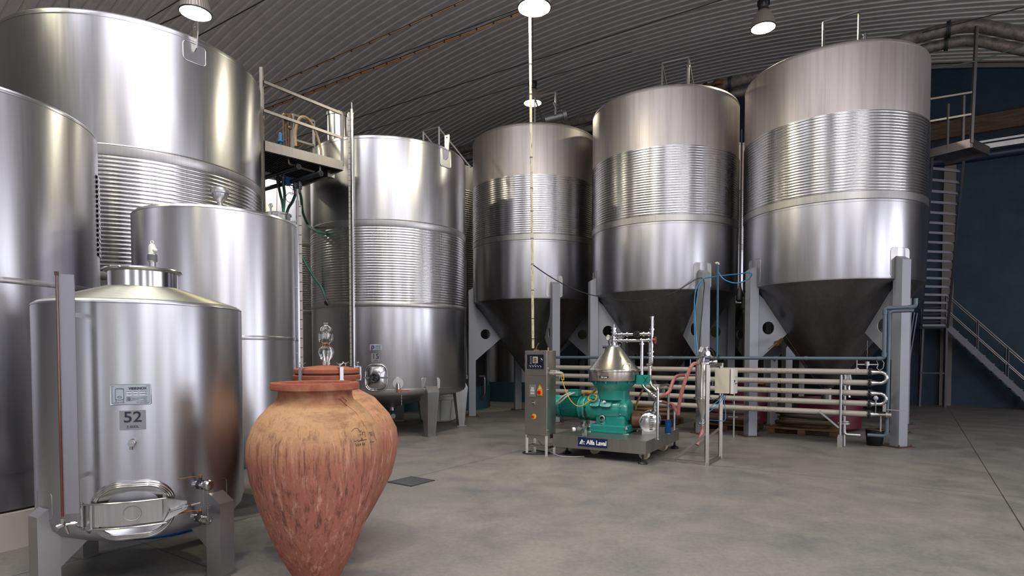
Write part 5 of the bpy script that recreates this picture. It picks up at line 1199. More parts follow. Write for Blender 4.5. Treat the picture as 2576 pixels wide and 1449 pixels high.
# ---- pump beside the machine
pc = at(1634, 1058, 9.35); pd = (V((-.30, -1, 0))).normalized(); ps = V((-pd.y, pd.x, 0)); t3 = thing('pump', 'stainless pump with slotted round cover, on the platform right of the green gearbox', 'pump', dn(pc, ZP))
pc.z = ZP + .185
slot = steel('pump_cover', (.55, .56, .55), .2, 0, .1, .1)
b = MB(); b.rev(pc, pd, [(.16, -.14), (.165, -.12), (.165, .06), (.155, .10), (.12, .125), (.06, .135), (.001, .137)], 40); cv_ = b.build('motor_cover', slot, t3)
b = MB()
for k in range(8):
    z = -.105 + k * .03; wdt = .05 + (.02 if 1 < k < 6 else 0); b.box(pc + pd * .128 + ps * .035 + ZX * z, wdt, .02, .010, ps, pd)
b.build('cover_slots', M['dark'], cv_, 20)
b = MB(); b.box(pc + pd * .13 - ps * .075 + ZX * .01, .075, .014, .045, ps, pd); rt = b.build('rating_plate', M['satin'], cv_, 20)
b = MB(); text_flat(b, 'CE', .028, pc + pd * .140 - ps * .082 + ZX * .015, ps, ZX, 1, .001)
for k in range(2): b.box(pc + pd * .139 - ps * .075 + ZX * (-.004 - .008 * k), .06, .001, .002, ps, pd)
b.build('plate_lettering', ink, rt, 0)
b = MB(); b.rev(pc - pd * .14, -pd, [(.16, 0), (.13, .01), (.13, .22), (.16, .23), (.16, .26), (.10, .27), (.001, .27)], 36)
for k in range(26):
    a = 2 * PI * k / 26; e = ps * math.cos(a) + ZX * math.sin(a); b.box(pc - pd * .25 + e * .145, .006, .20, .04, ps * -math.sin(a) + ZX * math.cos(a), pd, e)
b.build('finned_body', M['satin'], t3, 20)
b = MB(); p = pc - pd * .30 + ps * .06; b.tube(bend([p + ZX * .12, p + ZX * .30, p + ZX * .30 + ps * .12], .06), .028, 12); b.cyl(p + ZX * .15, p + ZX * .17, .045, n=16); b.cyl(p + ZX * .20, p + ZX * .22, .045, n=16); b.build('outlet_elbow', pl, t3); pout = p + ZX * .30 + ps * .12
b = MB(); p = pc - ps * .12 - pd * .14 ; b.rev(p - ps * .02, -ps * 1.0, [(.001, 0), (.12, 0), (.12, .14), (.09, .16), (.001, .16)], 28); b.build('brown_motor', mat('brown_enamel', (.12, .045, .02), .45), t3)
b = MB(); b.box(pc - ZX * .15 - pd * .05, .22, .30, .06, ps, pd); b.build('pump_foot', M['plate'], t3, 20)
# ---- handle loop with blue brush
ha, hb = V((at(1654, 1099, 8.72).x, 8.72, ZP)), V((at(1681, 1072, 9.35).x, 9.35, ZP)); hz = at(1652, 972, 8.72).z
b = MB(); b.tube(bend([ha, dn(ha, hz), dn(hb, hz), hb], .09), .021, 14); b.cyl(ha, ha + ZX * .01, .04, n=16); b.cyl(hb, hb + ZX * .01, .04, n=16); b.build('handle_loop', pl, t)
bl = mat('blue_bristle', (.008, .10, .36), .7); q = NT(bl); q.bump(q.noise(q.map(), 160, 3, .7), 1.0, .02)
b = MB(); n = 22; b.lathe([(.022, ZP + .005), (.048, ZP + .01), (.052, ZP + .06), (.045, ZP + .12), (.05, ZP + .17), (.040, ZP + .21), (.022, ZP + .225)], dn(hb, 0), n)
for k in range(120):
    a = random.random() * 6.283; z = ZP + .015 + random.random() * .2; e = V((math.cos(a), math.sin(a), 0)); p = dn(hb, z) + e * .044; b.cyl(p, p + e * .018 + ZX * random.uniform(-.012, .012), .002, .001, n=3, cap=False)
tag(b.build('brush', bl, None), 'bright blue bristly brush wrapped round the foot of the steel handle loop', 'brush')
b = MB(); p = C0 + MU * -.03 + MV * (DP - .2); b.cyl(dn(p, ZP), dn(p, ZP + .36), .022, n=12); b.build('short_post', pl, t)
# ---- glass flask lying on the platform
fp = at(1470, 1088, 9.0); fp.z = ZP + .004; t4 = thing('glass_flask', 'clear glass flask with white stopper standing on the platform edge by the green base', 'flask', fp)
b = MB(); b.lathe([(.04, .002), (.042, .01), (.042, .10), (.036, .12), (.05, .14), (.055, .16), (.045, .185), (.024, .20), (.018, .215), (.024, .235), (.026, .245), (.023, .245), (.015, .215), (.02, .20), (.04, .185), (.05, .16), (.033, .125), (.038, .10), (.038, .008), (.001, .008)], fp, 28); b.build('flask_body', gl, t4)
d_ = V((-.93, -.1, -.12)).normalized(); b = MB(); p = fp + ZX * .13 - V((.02, 0, 0)); b.rev(p, d_, [(.03, .02), (.05, .05), (.05, .08), (.03, .11), (.022, .13), (.018, .13), (.025, .11), (.045, .08), (.045, .055), (.026, .02)], 24); b.build('side_arm', gl, t4)
b = MB(); b.rev(p, d_, [(.001, .12), (.026, .12), (.034, .15), (.030, .165), (.016, .168), (.001, .16)], 24); b.build('stopper', M['wht'], t4)
# ================================================================ filter stand
FS = V((2.79, 8.45, 0)); fs_m = steel('stand_steel', (.50, .47, .44), .33, 0, .1, .15, dirt=.3)
t = tF = thing('filter_stand', 'slim steel frame stand holding a conical steel vessel, in front of the pipes', 'stand', FS)
def fp_(u, v, z): return FS + AX * u + BX * v + ZX * z
b = MB(); b.bar(fp_(0, 0, 0), fp_(0, 0, 1.44), .048, .048); b.build('front_post', fs_m, t, 20)
b = MB(); b.bar(fp_(0, .72, 0), fp_(0, .72, 1.46), .048, .048); b.build('rear_post', fs_m, t, 20)
b = MB()
for v in (0, .72): b.bar(fp_(.02, v, .022), fp_(-.62, v, .022), .044, .044)
b.bar(fp_(0, 0, .022), fp_(0, .72, .022), .044, .044); b.build('base_frame', fs_m, t, 20)
for v in (0, .72): b = MB(); b.bar(fp_(-.46, v, .04), fp_(-.01, v, .46), .044, .036); b.build('diagonal_brace', fs_m, t, 20)
b = MB(); b.bar(fp_(0, 0, 1.42), fp_(0, .72, 1.44), .045, .045); b.bar(fp_(0, .1, 1.20), fp_(0, .1, 1.42), .02, .02); b.build('top_rail', fs_m, t, 20)
FV = V((at(1768, 950, 8.95).x, 8.95, 0)); vst = steel('vessel_steel', (.56, .55, .53), .22, .5, .1, .15)
b = MB(); b.lathe([(.108, .935), (.108, 1.455), (.10, 1.47), (.03, 1.485), (.001, 1.485)], FV, 44); vs_ = b.build('vessel', vst, t)
b = MB(); b.lathe([(.10, .905), (.135, .91), (.138, .925), (.135, .94), (.108, .945)], FV, 44); b.lathe([(.105, 1.44), (.118, 1.445), (.118, 1.47), (.105, 1.475)], FV, 44); b.build('vessel_flange', pl, vs_)
b = MB(); b.lathe([(.10, .905), (.10, .90), (.025, .64), (.025, .60)], FV, 40); b.build('vessel_cone', vst, t)
b = MB(); b.lathe([(.022, .50), (.022, .60)], FV, 20); b.lathe([(.038, .585), (.038, .605)], FV, 20, cap=True); b.lathe([(.036, .53), (.040, .54), (.036, .555)], FV, 20, cap=True); b.bar(FV + ZX * .545, FV + V((.05, -.05, .55)), .02, .014); b.cyl(FV + V((-.06, -.02, .548)), FV + V((.06, .02, .548)), .016, n=10); b.build('bottom_valve', pl, t)
b = MB(); b.bar(FV + V((.05, .0, 1.20)), fp_(0, .1, 1.20), .03, .012); b.bar(FV + V((.05, .0, .96)), fp_(0, .1, .96), .03, .012); b.build('mount_bracket', fs_m, t, 20)
# pump head on top
b = MB(); pt = FV + ZX * 1.485; b.cyl(pt, pt + ZX * .06, .03, n=14); b.box(pt + V((.02, 0, .11)), .12, .10, .09, AX, BX, ZX, .01); b.cyl(pt + V((-.05, -.02, .14)), pt + V((-.02, -.02, .21)), .035, n=12); b.cyl(pt + V((.03, -.02, .12)), pt + V((.05, -.08, .12)), .04, n=14); b.cyl(pt + V((.05, 0, .15)), pt + V((.05, 0, .22)), .025, n=10); b.cyl(pt + V((.09, 0, .10)), pt + V((.13, 0, .06)), .02, n=8)
b.build('diaphragm_pump', M['satin'], t)
b = MB(); b.tube(bend([pt + V((-.01, -.05, .08)), pt + V((-.06, -.12, .06)), pt + V((-.13, -.18, -.03))], .06), .026, 12); b.build('elbow', pl, t)
b = MB(); b.tube(smooth_path([pt + V((.06, -.02, .2)), pt + V((.12, -.05, .16)), pt + V((.15, -.06, .05)), pt + V((.10, -.08, -.02))], 6), .006, 6); b.build('air_tube', wire, t)
b = MB(); b.cyl(pt + V((.08, -.02, -.02)), pt + V((.2, -.03, .0)), .03, n=12); b.build('side_fitting', pl, t)
# beige control box
bx_m = mat('beige_enamel', (.52, .48, .38), .42); bc_ = fp_(.145, .36, 1.205)
b = MB(); b.box(bc_, .21, .26, .355, AX, BX, ZX, .004); t5 = thing('control_box', 'beige electrical box with half open door mounted on the filter stand', 'box', dn(bc_, 1.02)); b.build('enclosure', bx_m, t5, 20)
b = MB(); b.box(bc_ + AX * .112, .006, .25, .34, AX, BX); b.build('box_gap', mat('dark_gasket', (.06, .03, .015), .8), t5, 20)
b = MB(); b.box(bc_ + AX * .135, .035, .27, .365, AX, BX, ZX, .004); dr = b.build('door', mat('pale_enamel', (.62, .60, .55), .4), t5, 20)
b = MB(); b.box(bc_ + AX * .154 - BX * .04 + ZX * .0, .004, .05, .035, AX, BX); b.box(bc_ + AX * .154 + BX * .03 - ZX * .04, .004, .12, .012, AX, BX); b.build('door_switches', M['blackpl'], dr, 20)
b = MB(); b.box(bc_ + AX * .154 + BX * .0 + ZX * .06, .004, .015, .012, AX, BX); b.box(bc_ + AX * .154 + BX * .06 + ZX * .06, .004, .015, .012, AX, BX); b.build('indicator', mat('red_light', (.3, .02, .02), .4), dr, 20)
blu = mat('blue_air_hose', (.03, .20, .42), .4)
bb_ = bc_ - ZX * .18
for k, (pts, lb) in enumerate((([bb_ + BX * .02, bb_ - ZX * .08 - AX * .05, bb_ - ZX * .16 - AX * .12 - BX * .1, bb_ - ZX * .22 - AX * .17 - BX * .16], 'blue air tube from the beige box down to the vessel cone'),
                               ([bb_ - BX * .03, bb_ - ZX * .10 - AX * .03, bb_ - ZX * .20 - AX * .10 - BX * .1, bb_ - ZX * .28 - AX * .18 - BX * .17], 'second blue air tube under the beige box, just below the first'),
                               ([bb_ + AX * .03, bb_ - ZX * .12 + AX * .0, bb_ - ZX * .28 + AX * .02, bb_ - ZX * .40 + AX * .01, bb_ - ZX * .41 - AX * .08, dn(FV, .60) + V((.06, 0, 0))], 'longest blue air tube looping low under the beige box'))):
    b = MB(); b.tube(smooth_path(pts, 6), .006, 6); tag(b.build('air_tube', blu, None), lb, 'tube')
b = MB(); b.tube(smooth_path([bb_ - AX * .02 - BX * .05, bb_ - ZX * .06 - AX * .06, bb_ - ZX * .12 - AX * .16, bb_ - ZX * .14 - AX * .2], 6), .007, 6); tag(b.build('cable', wire, None), 'short black cable bundled under the beige box', 'cable')
# pink hoses
pk = mat('pink_hose', (.42, .13, .10), .4); q = NT(pk); ww = q.n('ShaderNodeTexWave'); ww.inputs['Scale'].default_value = 9; ww.inputs['Distortion'].default_value = 1.5; q.l(q.map((1, 1, .6), (.4, .5, 0)), ww.inputs[0]); q.l(q.ramp(ww.outputs['Fac'], [(.4, (.44, .14, .11)), (.85, (.30, .13, .14))]), q.b.inputs['Base Color'])
e_ = pt + V((-.13, -.18, -.03))
for pts, lb in (([hose_s, at(1668, 996, 8.95), at(1684, 984, 8.95), at(1692, 962, 9.0), at(1698, 950, 9.1), at(1708, 945, 9.3), at(1721, 944, 9.5)], 'pink hose curving from the separator coupling up to the right'),
                ([e_, at(1742, 918, 8.62), at(1726, 952, 8.62), at(1714, 990, 8.65), at(1708, 1020, 8.7), at(1706, 1042, 8.75)], 'long pink hose hanging down from the top of the filter vessel'),
                ([pout, at(1690, 1018, 9.4), at(1697, 1026, 9.2), at(1704, 1040, 8.95)], 'short pink hose between the pump elbow and the hanging hose end'),
                ([dn(FV, .51), dn(FV, .45) + V((-.002, 0, 0)), at(1767, 1085, 8.9), at(1761, 1102, 8.85), at(1753, 1119, 8.8)], 'cut pink hose dangling from the bottom valve of the filter vessel')):
    b = MB(); b.tube(smooth_path(pts, 8), .026, 12); tag(b.build('pink_hose', pk, None), lb, 'hose', 'pink hoses')
b = MB(); p = at(1722, 943, 9.5); b.cyl(p - V((.01, 0, 0)), p + V((.05, .02, .0)), .035, n=14); b.tube([p, p + V((.25, .1, 0))], .014, 8); tag(b.build('hose_fitting', pl, None), 'steel fitting at the end of the curved pink hose', 'fitting')
# ================================================================ pipe bank in front of the cone tanks
PR = V((6.02, 10.0, 0)); PLn = 6.35
pm = mat('beige_pipe_paint', (.34, .31, .26), .42); q = NT(pm); n1 = q.noise(q.map(), 42, 6, .8); n2 = q.noise(q.map((1, 1, 1)), .9, 2, .5)
thr = q.math('ADD', n1, q.math('MULTIPLY', q.math('SUBTRACT', n2, .5), .5))
q.l(q.mix(q.ramp(thr, [(.60, 0.0), (.66, .8)]), (.36, .33, .28), (.12, .06, .03)), q.b.inputs['Base Color'])
zs = [1.291, 1.109, .932, .757, .579]
words = ['topmost', 'second from the top', 'middle', 'second from the bottom', 'lowest, rust speckled']
for k, z in enumerate(zs):
    p, e = PR + ZX * z, PR - AX * PLn + ZX * z
    b = MB(); b.cyl(e, p, .049, n=20); o = tag(b.build('cooling_pipe', pm, None), words[k] + ' of the five long beige pipes in front of the cone tanks', 'pipe', 'five long beige pipes')
    b = MB()
    for f in (.0, .03): b.cyl(p + AX * f, p + AX * (f + .014), .070, n=20)
    for j in range(6): a = j * 1.047; b.cyl(p + BX * (.06 * math.cos(a)) + ZX * (.06 * math.sin(a)) - AX * .01, p + BX * (.06 * math.cos(a)) + ZX * (.06 * math.sin(a)) + AX * .055, .008, n=6)
    b.build('flange', M['dark'], o)
    b = MB(); b.rev(p + AX * .044, AX, [(.050, 0), (.048, .01), (.030, .10), (.030, .13)], 20); b.build('reducer', M['polish'], o)
for a_, b_ in ((0, 1), (2, 3)):
    pa, pb = PR + AX * .17 + ZX * zs[a_], PR + AX * .17 + ZX * zs[b_]; m_ = (pa + pb) / 2; r = (pa - pb).length / 2
    b = MB(); b.tube([pa - AX * .02] + arc(m_, AX, ZX, r, PI / 2, -PI / 2, 16) + [pb - AX * .02], .031, 16); b.cyl(m_ + AX * r - ZX * .012, m_ + AX * r + ZX * .012, .036, n=16)
    tag(b.build('return_bend', M['polish'], None), ('upper' if a_ == 0 else 'lower') + ' shiny U bend joining two beige pipes at their right end', 'pipe bend', 'shiny U bends')
p = PR + AX * .17 + ZX * zs[4]
b = MB(); b.cyl(p, p + AX * .10, .024, n=14); b.cyl(p + AX * .09, p + AX * .12, .05, n=14); b.cyl(p + AX * .12, p + AX * .17, .04, n=14); b.box(p + AX * .07 + ZX * .12, .05, .03, .13, AX, BX); b.bar(p + AX * .10 + ZX * .09, p + AX * .36 + ZX * .085, .012, .012); b.cyl(p + AX * .02 - ZX * .02, p + AX * .02 - ZX * .28, .012, n=10)
tag(b.build('inlet_valve', M['weld'], None), 'valve cluster with long lever at the right end of the lowest beige pipe', 'valve')
b = MB(); g = PR + AX * .12 + ZX * .86 - BX * .1; b.rev(g, -BX, [(.001, -.01), (.035, -.01), (.037, 0), (.037, .015), (.03, .018), (.001, .018)], 20); b.cyl(g - ZX * .03, g - ZX * .26, .005, n=6); b.cyl(g - ZX * .03, g - ZX * .07, .010, n=8)
tag(b.build('thermometer', M['satin'], None), 'small round dial thermometer beside the lower U bend', 'gauge')
b = MB(); c = PR - AX * .02 + ZX * 1.42; b.cyl(PR - AX * .02 + ZX * 1.33, c, .016, n=10); b.bar(c - AX * .14, c + AX * .16, .016, .016); b.tube([c + AX * .16 + BX * 0 + AX * x + ZX * z for x, z in ((0, 0), (-.03, .07), (.04, .09), (.08, .03), (.07, -.06), (.02, -.10), (-.02, -.06), (0, 0))], .006, 6); b.cyl(c - ZX * .02, c + ZX * .05, .035, n=10); b.tube([c + V((0, 0, .1 + i * .05)) + V((.004 * (-1) ** i, 0, 0)) for i in range(7)], .004, 4)
tag(b.build('butterfly_valve', M['satin'], None), 'steel butterfly valve with loop handle above the right end of the beige pipes', 'valve')
# supports of the pipe bank
b = MB(); s0 = fl(2108, 1130); d_ = (PR - s0); L = (PR - s0).dot(AX); sp_ = PR - AX * L - BX * .09
b.cyl(sp_ + ZX * .18, sp_ + ZX * 1.24, .022, n=14)
for z in zs: b.bar(sp_ + ZX * (z - .055), sp_ + ZX * (z - .055) + BX * .12, .02, .012)
st_ = thing('pipe_stand', 'steel post with box foot holding up the beige pipes near their right end', 'stand', sp_); b.build('post', M['satin'], st_)
b = MB(); b.box(sp_ + ZX * .09, .075, .075, .18, AX, BX); b.box(sp_ + ZX * .19, .06, .06, .04, AX, BX); b.build('box_foot', M['plate'], st_, 20)
b = MB(); b.bar(sp_ + ZX * .33 - AX * .02, sp_ + ZX * .60 - AX * .33, .03, .03); b.build('brace', M['satin'], st_, 20)
for (x, lb) in ((-.35, 'right'), (-2.2, 'middle'), (-4.4, 'left')):
    b = MB(); p = PR + AX * x + BX * .075
    b.cyl(p + ZX * .42, p + ZX * 1.24, .026 if x > -1 else .018, n=12); b.box(p + ZX * .40, .18, .12, .02, AX, BX)
    if x > -1: b.cyl(p + ZX * .42, p + ZX * .44, .09, n=18); b.cyl(p + ZX * .38, p + ZX * .40, .09, n=18); b.tube(bend([p + ZX * .38, p + ZX * .20, p + ZX * .20 + AX * .25], .06), .032, 12)
    else: b.cyl(p, p + ZX * .42, .018, n=10)
    for z in zs: b.bar(p + ZX * (z - .055), p + ZX * (z - .055) - BX * .11, .02, .012)
    if x > -1: b.cyl(p + V((0, 0, 0)), p + ZX * .2, .03, n=12)
    tag(b.build('rear_pipe_support', M['satin'], None), lb + ' rear support tube behind the beige pipe bank', 'support', 'rear supports of the pipe bank')
for x, lb in ((-3.02 + .0, 'left'), (-.17, 'right'), (-4.75, 'farthest left')):
    b = MB(); p = PR + AX * x; b.cyl(p + ZX * 1.335, p + ZX * 1.49, .010, n=8); b.cyl(p + ZX * 1.325, p + ZX * 1.36, .03, n=10); b.box(p + ZX * 1.335, .07, .05, .02, AX, BX)
    tag(b.build('pipe_clip', M['satin'], None), lb + ' small steel clip between the grey plastic pipe and the top beige pipe', 'clip', 'clips under the grey plastic pipe')
# grey plastic piping
gp_ = mat('blue_grey_pvc', (.085, .115, .145), .32)
zq = 1.52; q0 = PR + AX * .22 + ZX * zq; up = at(2222, 776, 9.95).z
b = MB(); b.tube(bend([PR - AX * PLn + ZX * zq, q0, V((q0.x, q0.y, up)), V((q0.x, q0.y, up)) + AX * .42, V((q0.x, q0.y, up + .14)) + AX * .42], .05), .031, 14)
o = tag(b.build('plastic_pipe', gp_, None), 'blue grey plastic pipe running above the beige pipes and turning up at the right leg', 'pipe')
for x in (-1.45, -.95, -3.4): b = MB(); b.cyl(PR + AX * x + ZX * zq - AX * .03, PR + AX * x + ZX * zq + AX * .03, .037, n=14); b.build('pipe_socket', gp_, o)
for c, d in ((q0, -AX), (q0, ZX), (V((q0.x, q0.y, up)), -ZX), (V((q0.x, q0.y, up)), AX), (V((q0.x, q0.y, up)) + AX * .42, -AX)): b = MB(); b.cyl(c + d * .03, c + d * .10, .038, n=14); b.build('pipe_socket', gp_, o)
q1 = q0 - BX * .02 - AX * .01
b = MB(); b.tube(bend([V((q0.x, q0.y, up - .055)) + AX * .40, V((q0.x, q0.y, up - .055)) + AX * .06, V((q0.x, q0.y, up - .5)) + AX * .06 + BX * .06, V((q0.x, q0.y, 1.5)) + AX * .06 + BX * .06, V((q0.x, q0.y, .22)) + AX * .06 + BX * .06, V((q0.x, q0.y, .22)) - AX * .22 + BX * .06], .07), .029, 14)
tag(b.build('plastic_pipe', gp_, None), 'second blue grey plastic pipe dropping behind the U bends to the floor', 'pipe')
# blue vertical pole with hook and hoses
Yp = 11.35; pb, ptp = at(1809, 908, Yp), at(1806.5, 668, Yp); pb.x = ptp.x
b = MB(); b.cyl(V((pb.x, pb.y, 1.55)), ptp, .020, n=12); o = tag(b.build('blue_pole', mat('blue_pole_paint', (.03, .10, .17), .35), None), 'thin upright blue pipe in front of the gap between two cone tanks', 'pole')
b = MB(); b.tube(arc(ptp - V((.02, 0, 0)) + V((0, 0, .02)), V((1, 0, 0)), ZX, .03, -.2, 2.7, 8), .022, 10); b.build('cream_hook', mat('cream_plastic', (.55, .50, .40), .5), o)
lb1 = smooth_path([ptp - ZX * .12, at(1822, 703, 11.2), at(1850, 712, 11.1), at(1880, 704, 11.0), at(1891, 692, 10.9), at(1884, 686, 10.9), at(1860, 689, 11.1), at(1830, 692, 11.3), at(1790, 697, 11.5), at(1768, 703, 11.6), at(1752, 725, 11.62), at(1747, 760, 11.6), at(1747, 820, 11.5), at(1749, 890, 11.3)], 8)
b = MB(); b.tube(lb1, .011, 6); tag(b.build('air_hose', blu, None), 'blue air hose looping from the blue pole over to the tank leg', 'hose')
b = MB(); b.tube(smooth_path([at(1768, 703, 11.58), at(1756, 735, 11.58), at(1750, 790, 11.5), at(1752, 850, 11.3), at(1757, 893, 11.1)], 8), .009, 6); tag(b.build('air_hose', blu, None), 'second blue air hose running down beside the leg of the middle cone tank', 'hose')
# ================================================================ things under and behind the cone tanks
bk_ = mat('black_bucket_plastic', (.006, .006, .007), .4)
c = fl(2200, 1120); b = MB(); b.lathe([(.001, .004), (.115, .004), (.12, .01), (.145, .27), (.152, .275), (.152, .285), (.140, .285), (.113, .02), (.001, .015)], c, 36); o = tag(b.build('bucket', bk_, None), 'black plastic bucket on the floor beside the rightmost front tank leg', 'bucket')
o.location = o.location
b = MB(); b.tube(arc(c + ZX * .285, V((1, 0, 0)), V((0, 1, 0)), .153, 0, 2 * PI, 32)[:-1], .003, 5, closed=True); b.build('rim_wire', mat('yellowed_rim', (.35, .30, .18), .5), o)
tub = mat('white_tub_plastic', (.50, .50, .46), .45)
c = V((-1.78, 14.15, 0)); b = MB(); b.lathe([(.001, .01), (.37, .01), (.40, .04), (.46, .52), (.52, .53), (.53, .56), (.52, .60), (.48, .60), (.44, .56), (.38, .08), (.001, .06)], c, 48)
for k in range(10):
    a = k * .628; e = V((math.cos(a), math.sin(a), 0)); b.bar(c + e * .41 + ZX * .05, c + e * .47 + ZX * .52, .03, .03)
tag(b.build('plastic_tub', tub, None), 'round white plastic tub on the floor behind the legs of tank 15', 'tub')
# pallets and coiled hoses
wd = mat('pallet_wood', (.12, .06, .03), .8); q = NT(wd); q.l(q.ramp(q.noise(q.map((2, 14, 14)), 4, 6, .7), [(.3, (.07, .035, .018)), (.7, (.17, .09, .045))]), q.b.inputs['Base Color'])
rh = mat('ribbed_brown_hose', (.13, .075, .075), .5); q = NT(rh); th_ = mat('tan_hose', (.26, .16, .08), .6)
def pallet(c, label, m=wd):
    t = thing('pallet', label, 'pallet', c, 'wooden pallets'); b = MB()
    for i in range(7): b.box(V(c) + BX * (-.36 + i * .12) + ZX * .135, 1.2, .09, .02, AX, BX)
    b.build('top_boards', m, t, 20); b = MB()
    for i in range(3):
        for j in range(3): b = MB(); b.box(V(c) + AX * (-.55 + .55 * i) + BX * (-.36 + .36 * j) + ZX * .075, .13, .10, .09, AX, BX); b.build('block', m, t, 20)
    b = MB()
    for j in range(3): b.box(V(c) + BX * (-.36 + .36 * j) + ZX * .015, 1.2, .10, .02, AX, BX)
    b.build('bottom_boards', m, t, 20); return t
def coil(c, r, n, rr, m, label, sy=.62, nm='hose_coil', dz=0.0):
    pts = []
    for i in range(n * 22 + 1):
        a = 2 * PI * i / 22; k = i / 22; ra = r + rr * 1.2 * math.sin(k * 2.3); pts.append(V(c) + AX * (ra * math.cos(a)) + BX * (ra * sy * math.sin(a)) + ZX * (rr + dz + min(k, n) * rr * 1.45 + .02 * math.sin(a * 1.5 + k)))
    b = MB(); b.tube(pts, rr, 10); return tag(b.build(nm, m, None), label, 'hose', 'coiled hoses on pallets')
for c, lb in ((PR - AX * 2.6 + BX * 1.3, 'wooden pallet under the coiled brown hose, behind the middle of the pipes'), (PR - AX * 1.15 + BX * 1.35, 'wooden pallet in shadow behind the right part of the pipes'), (PR - AX * 4.35 + BX * 1.4, 'wooden pallet behind the filter stand, under tan hoses')): pallet(c, lb)
coil(PR - AX * 2.55 + BX * 1.25 + ZX * .15, .50, 4, .055, rh, 'ribbed brown hose coiled on the middle pallet behind the pipes')
coil(PR - AX * 1.15 + BX * 1.3 + ZX * .15, .44, 4, .05, mat('dark_hose', (.05, .035, .02), .6), 'dark hose coiled on the shadowy right pallet behind the pipes')
coil(PR - AX * 4.35 + BX * 1.35 + ZX * .15, .46, 4, .042, th_, 'tan hose coiled on the left pallet behind the filter stand')
mg = mat('magenta_crate', (.085, .004, .018), .5)
for (s, w_, z, lb) in ((-2.6, 1.05, .83, 'dark red plastic bin behind the pipes, left of the grey leg'), (-.85, 1.2, .60, 'second dark red bin behind the right part of the pipes')):
    c = PR + AX * s + BX * 2.6; b = MB(); n = 24
    b.lathe([(.001, .01), (w_ * .44, .01), (w_ * .50, .06), (w_ * .52, z), (w_ * .55, z), (w_ * .55, z + .05), (w_ * .50, z + .05), (w_ * .47, .1), (.001, .08)], c, 40); tag(b.build('plastic_bin', mg, None), lb, 'bin', 'dark red bins')
coil(PR - AX * 2.6 + BX * 2.6 + ZX * .88, .42, 1, .03, th_, 'tan hose lying over the rim of the left dark red bin', .8)
# horizontal stainless vessel behind the pipes
c = PR - AX * .78 + BX * 3.2 + ZX * 1.05; b = MB(); b.rev(c - BX * .1, -BX, [(.001, .12), (.18, .10), (.26, .05), (.28, 0), (.28, -.5), (.001, -.5)], 36); t = thing('small_vessel', 'small round fronted steel vessel seen between the beige pipes at right', 'vessel', dn(c, 0)); b.build('vessel', M['cone'], t)
b = MB(); b.rev(c - BX * .1, -BX, [(.27, -.01), (.30, 0), (.30, .02), (.27, .03)], 36); b.build('clamp_band', M['satin'], t)
b = MB()
for x in (-1, 1): b.bar(c + AX * (.2 * x) + BX * .48 - ZX * .15, c + AX * (.24 * x) + BX * .48 - ZX * 1.05, .04, .04)
b.build('vessel_leg', M['plate'], t, 20)
# black valve hanging between the middle and right tanks, with steel rod
b = MB(); h0 = at(1861, 745, 12.3); b.cyl(V((h0.x, h0.y, 6.2)), h0, .02, n=8); b.rev(h0 + ZX * .28, -ZX, [(.02, 0), (.035, .12), (.075, .26), (.08, .36), (.04, .40)], 16); b.cyl(h0 - ZX * .02 + AX * .08, h0 - ZX * .36 + AX * .10, .055, n=12); b.cyl(h0 - ZX * .16 + AX * .09, h0 - ZX * .26 + AX * .09, .08, n=12); b.cyl(h0 + AX * .0 - ZX * .05, h0 + AX * .14 - ZX * .05, .05, n=10)
tag(b.build('hanging_valve', mat('black_valve', (.012, .013, .012), .45), None), 'black valve hanging on a rod in the gap between the two right cone tanks', 'valve')
b = MB(); p = at(1960, 862, 11.2); b.cyl(p, p + V((-.10, -.10, -.02)), .05, n=10); b.bar(p + V((-.08, -.1, 0)), p + V((-.26, -.14, -.12)), .025, .014); b.cyl(p + V((.0, 0, .02)), p + V((.10, .1, .06)), .035, n=10); tag(b.build('cone_valve', mat('bronze_valve', (.12, .07, .035), .5, .6), None), 'small bronze valve sticking out left of the right cone', 'valve')
# leaning panels behind the right tank leg
for k in range(4):
    b = MB(); p = at(2292 - k * 7, 1016, 17.2 - k * .25); p.z = 0; e = V((.35, 0, 2.55)); n_ = V((.2, -.98, 0)); w__ = V((.3, .5, 0)).normalized()
    b.box(p + e * .5 + V((-.28, 0, .05)), .03, .9, e.length * 1.12, e.cross(w__).normalized(), w__, e.normalized())
    tag(b.build('steel_panel', mat('panel_metal', (.10, .11, .14), .4, .6) if k == 0 else o_pan, None), ['outermost', 'second', 'third', 'innermost'][k] + ' of the grey panels leaning together behind the right tank leg', 'panel', 'leaning grey panels')
    if k == 0: o_pan = bpy.data.materials['panel_metal']
# ================================================================ ladder, platform and stairs at right
gs = mat('galvanised_steel', (.12, .12, .135), .45, .7); gs2 = mat('grey_ladder_paint', (.085, .085, .10), .5, .3)
TL, TR = at(2345, 424, 13.9), at(2424, 408, 13.75); BL, BR = at(2318, 822, 17.65), at(2384, 822, 17.4)
TL = V((TL.x, TL.y, at(2343, 400, 13.9).z)); 
t = thing('ship_ladder', 'steep grey ladder rising behind the right tank to the upper platform', 'ladder', dn(BL, BL.z))
b = MB(); b.bar(BL, TL, .05, .10); b.build('rail', gs2, t, 20); b = MB(); b.bar(BR, TR, .05, .10); b.build('rail', gs2, t, 20)
for k in range(18):
    f = (k + .2) / 18; b = MB(); b.bar(BL.lerp(TL, f), BR.lerp(TR, f), .035, .06); b.build('rung', gs, t, 20)
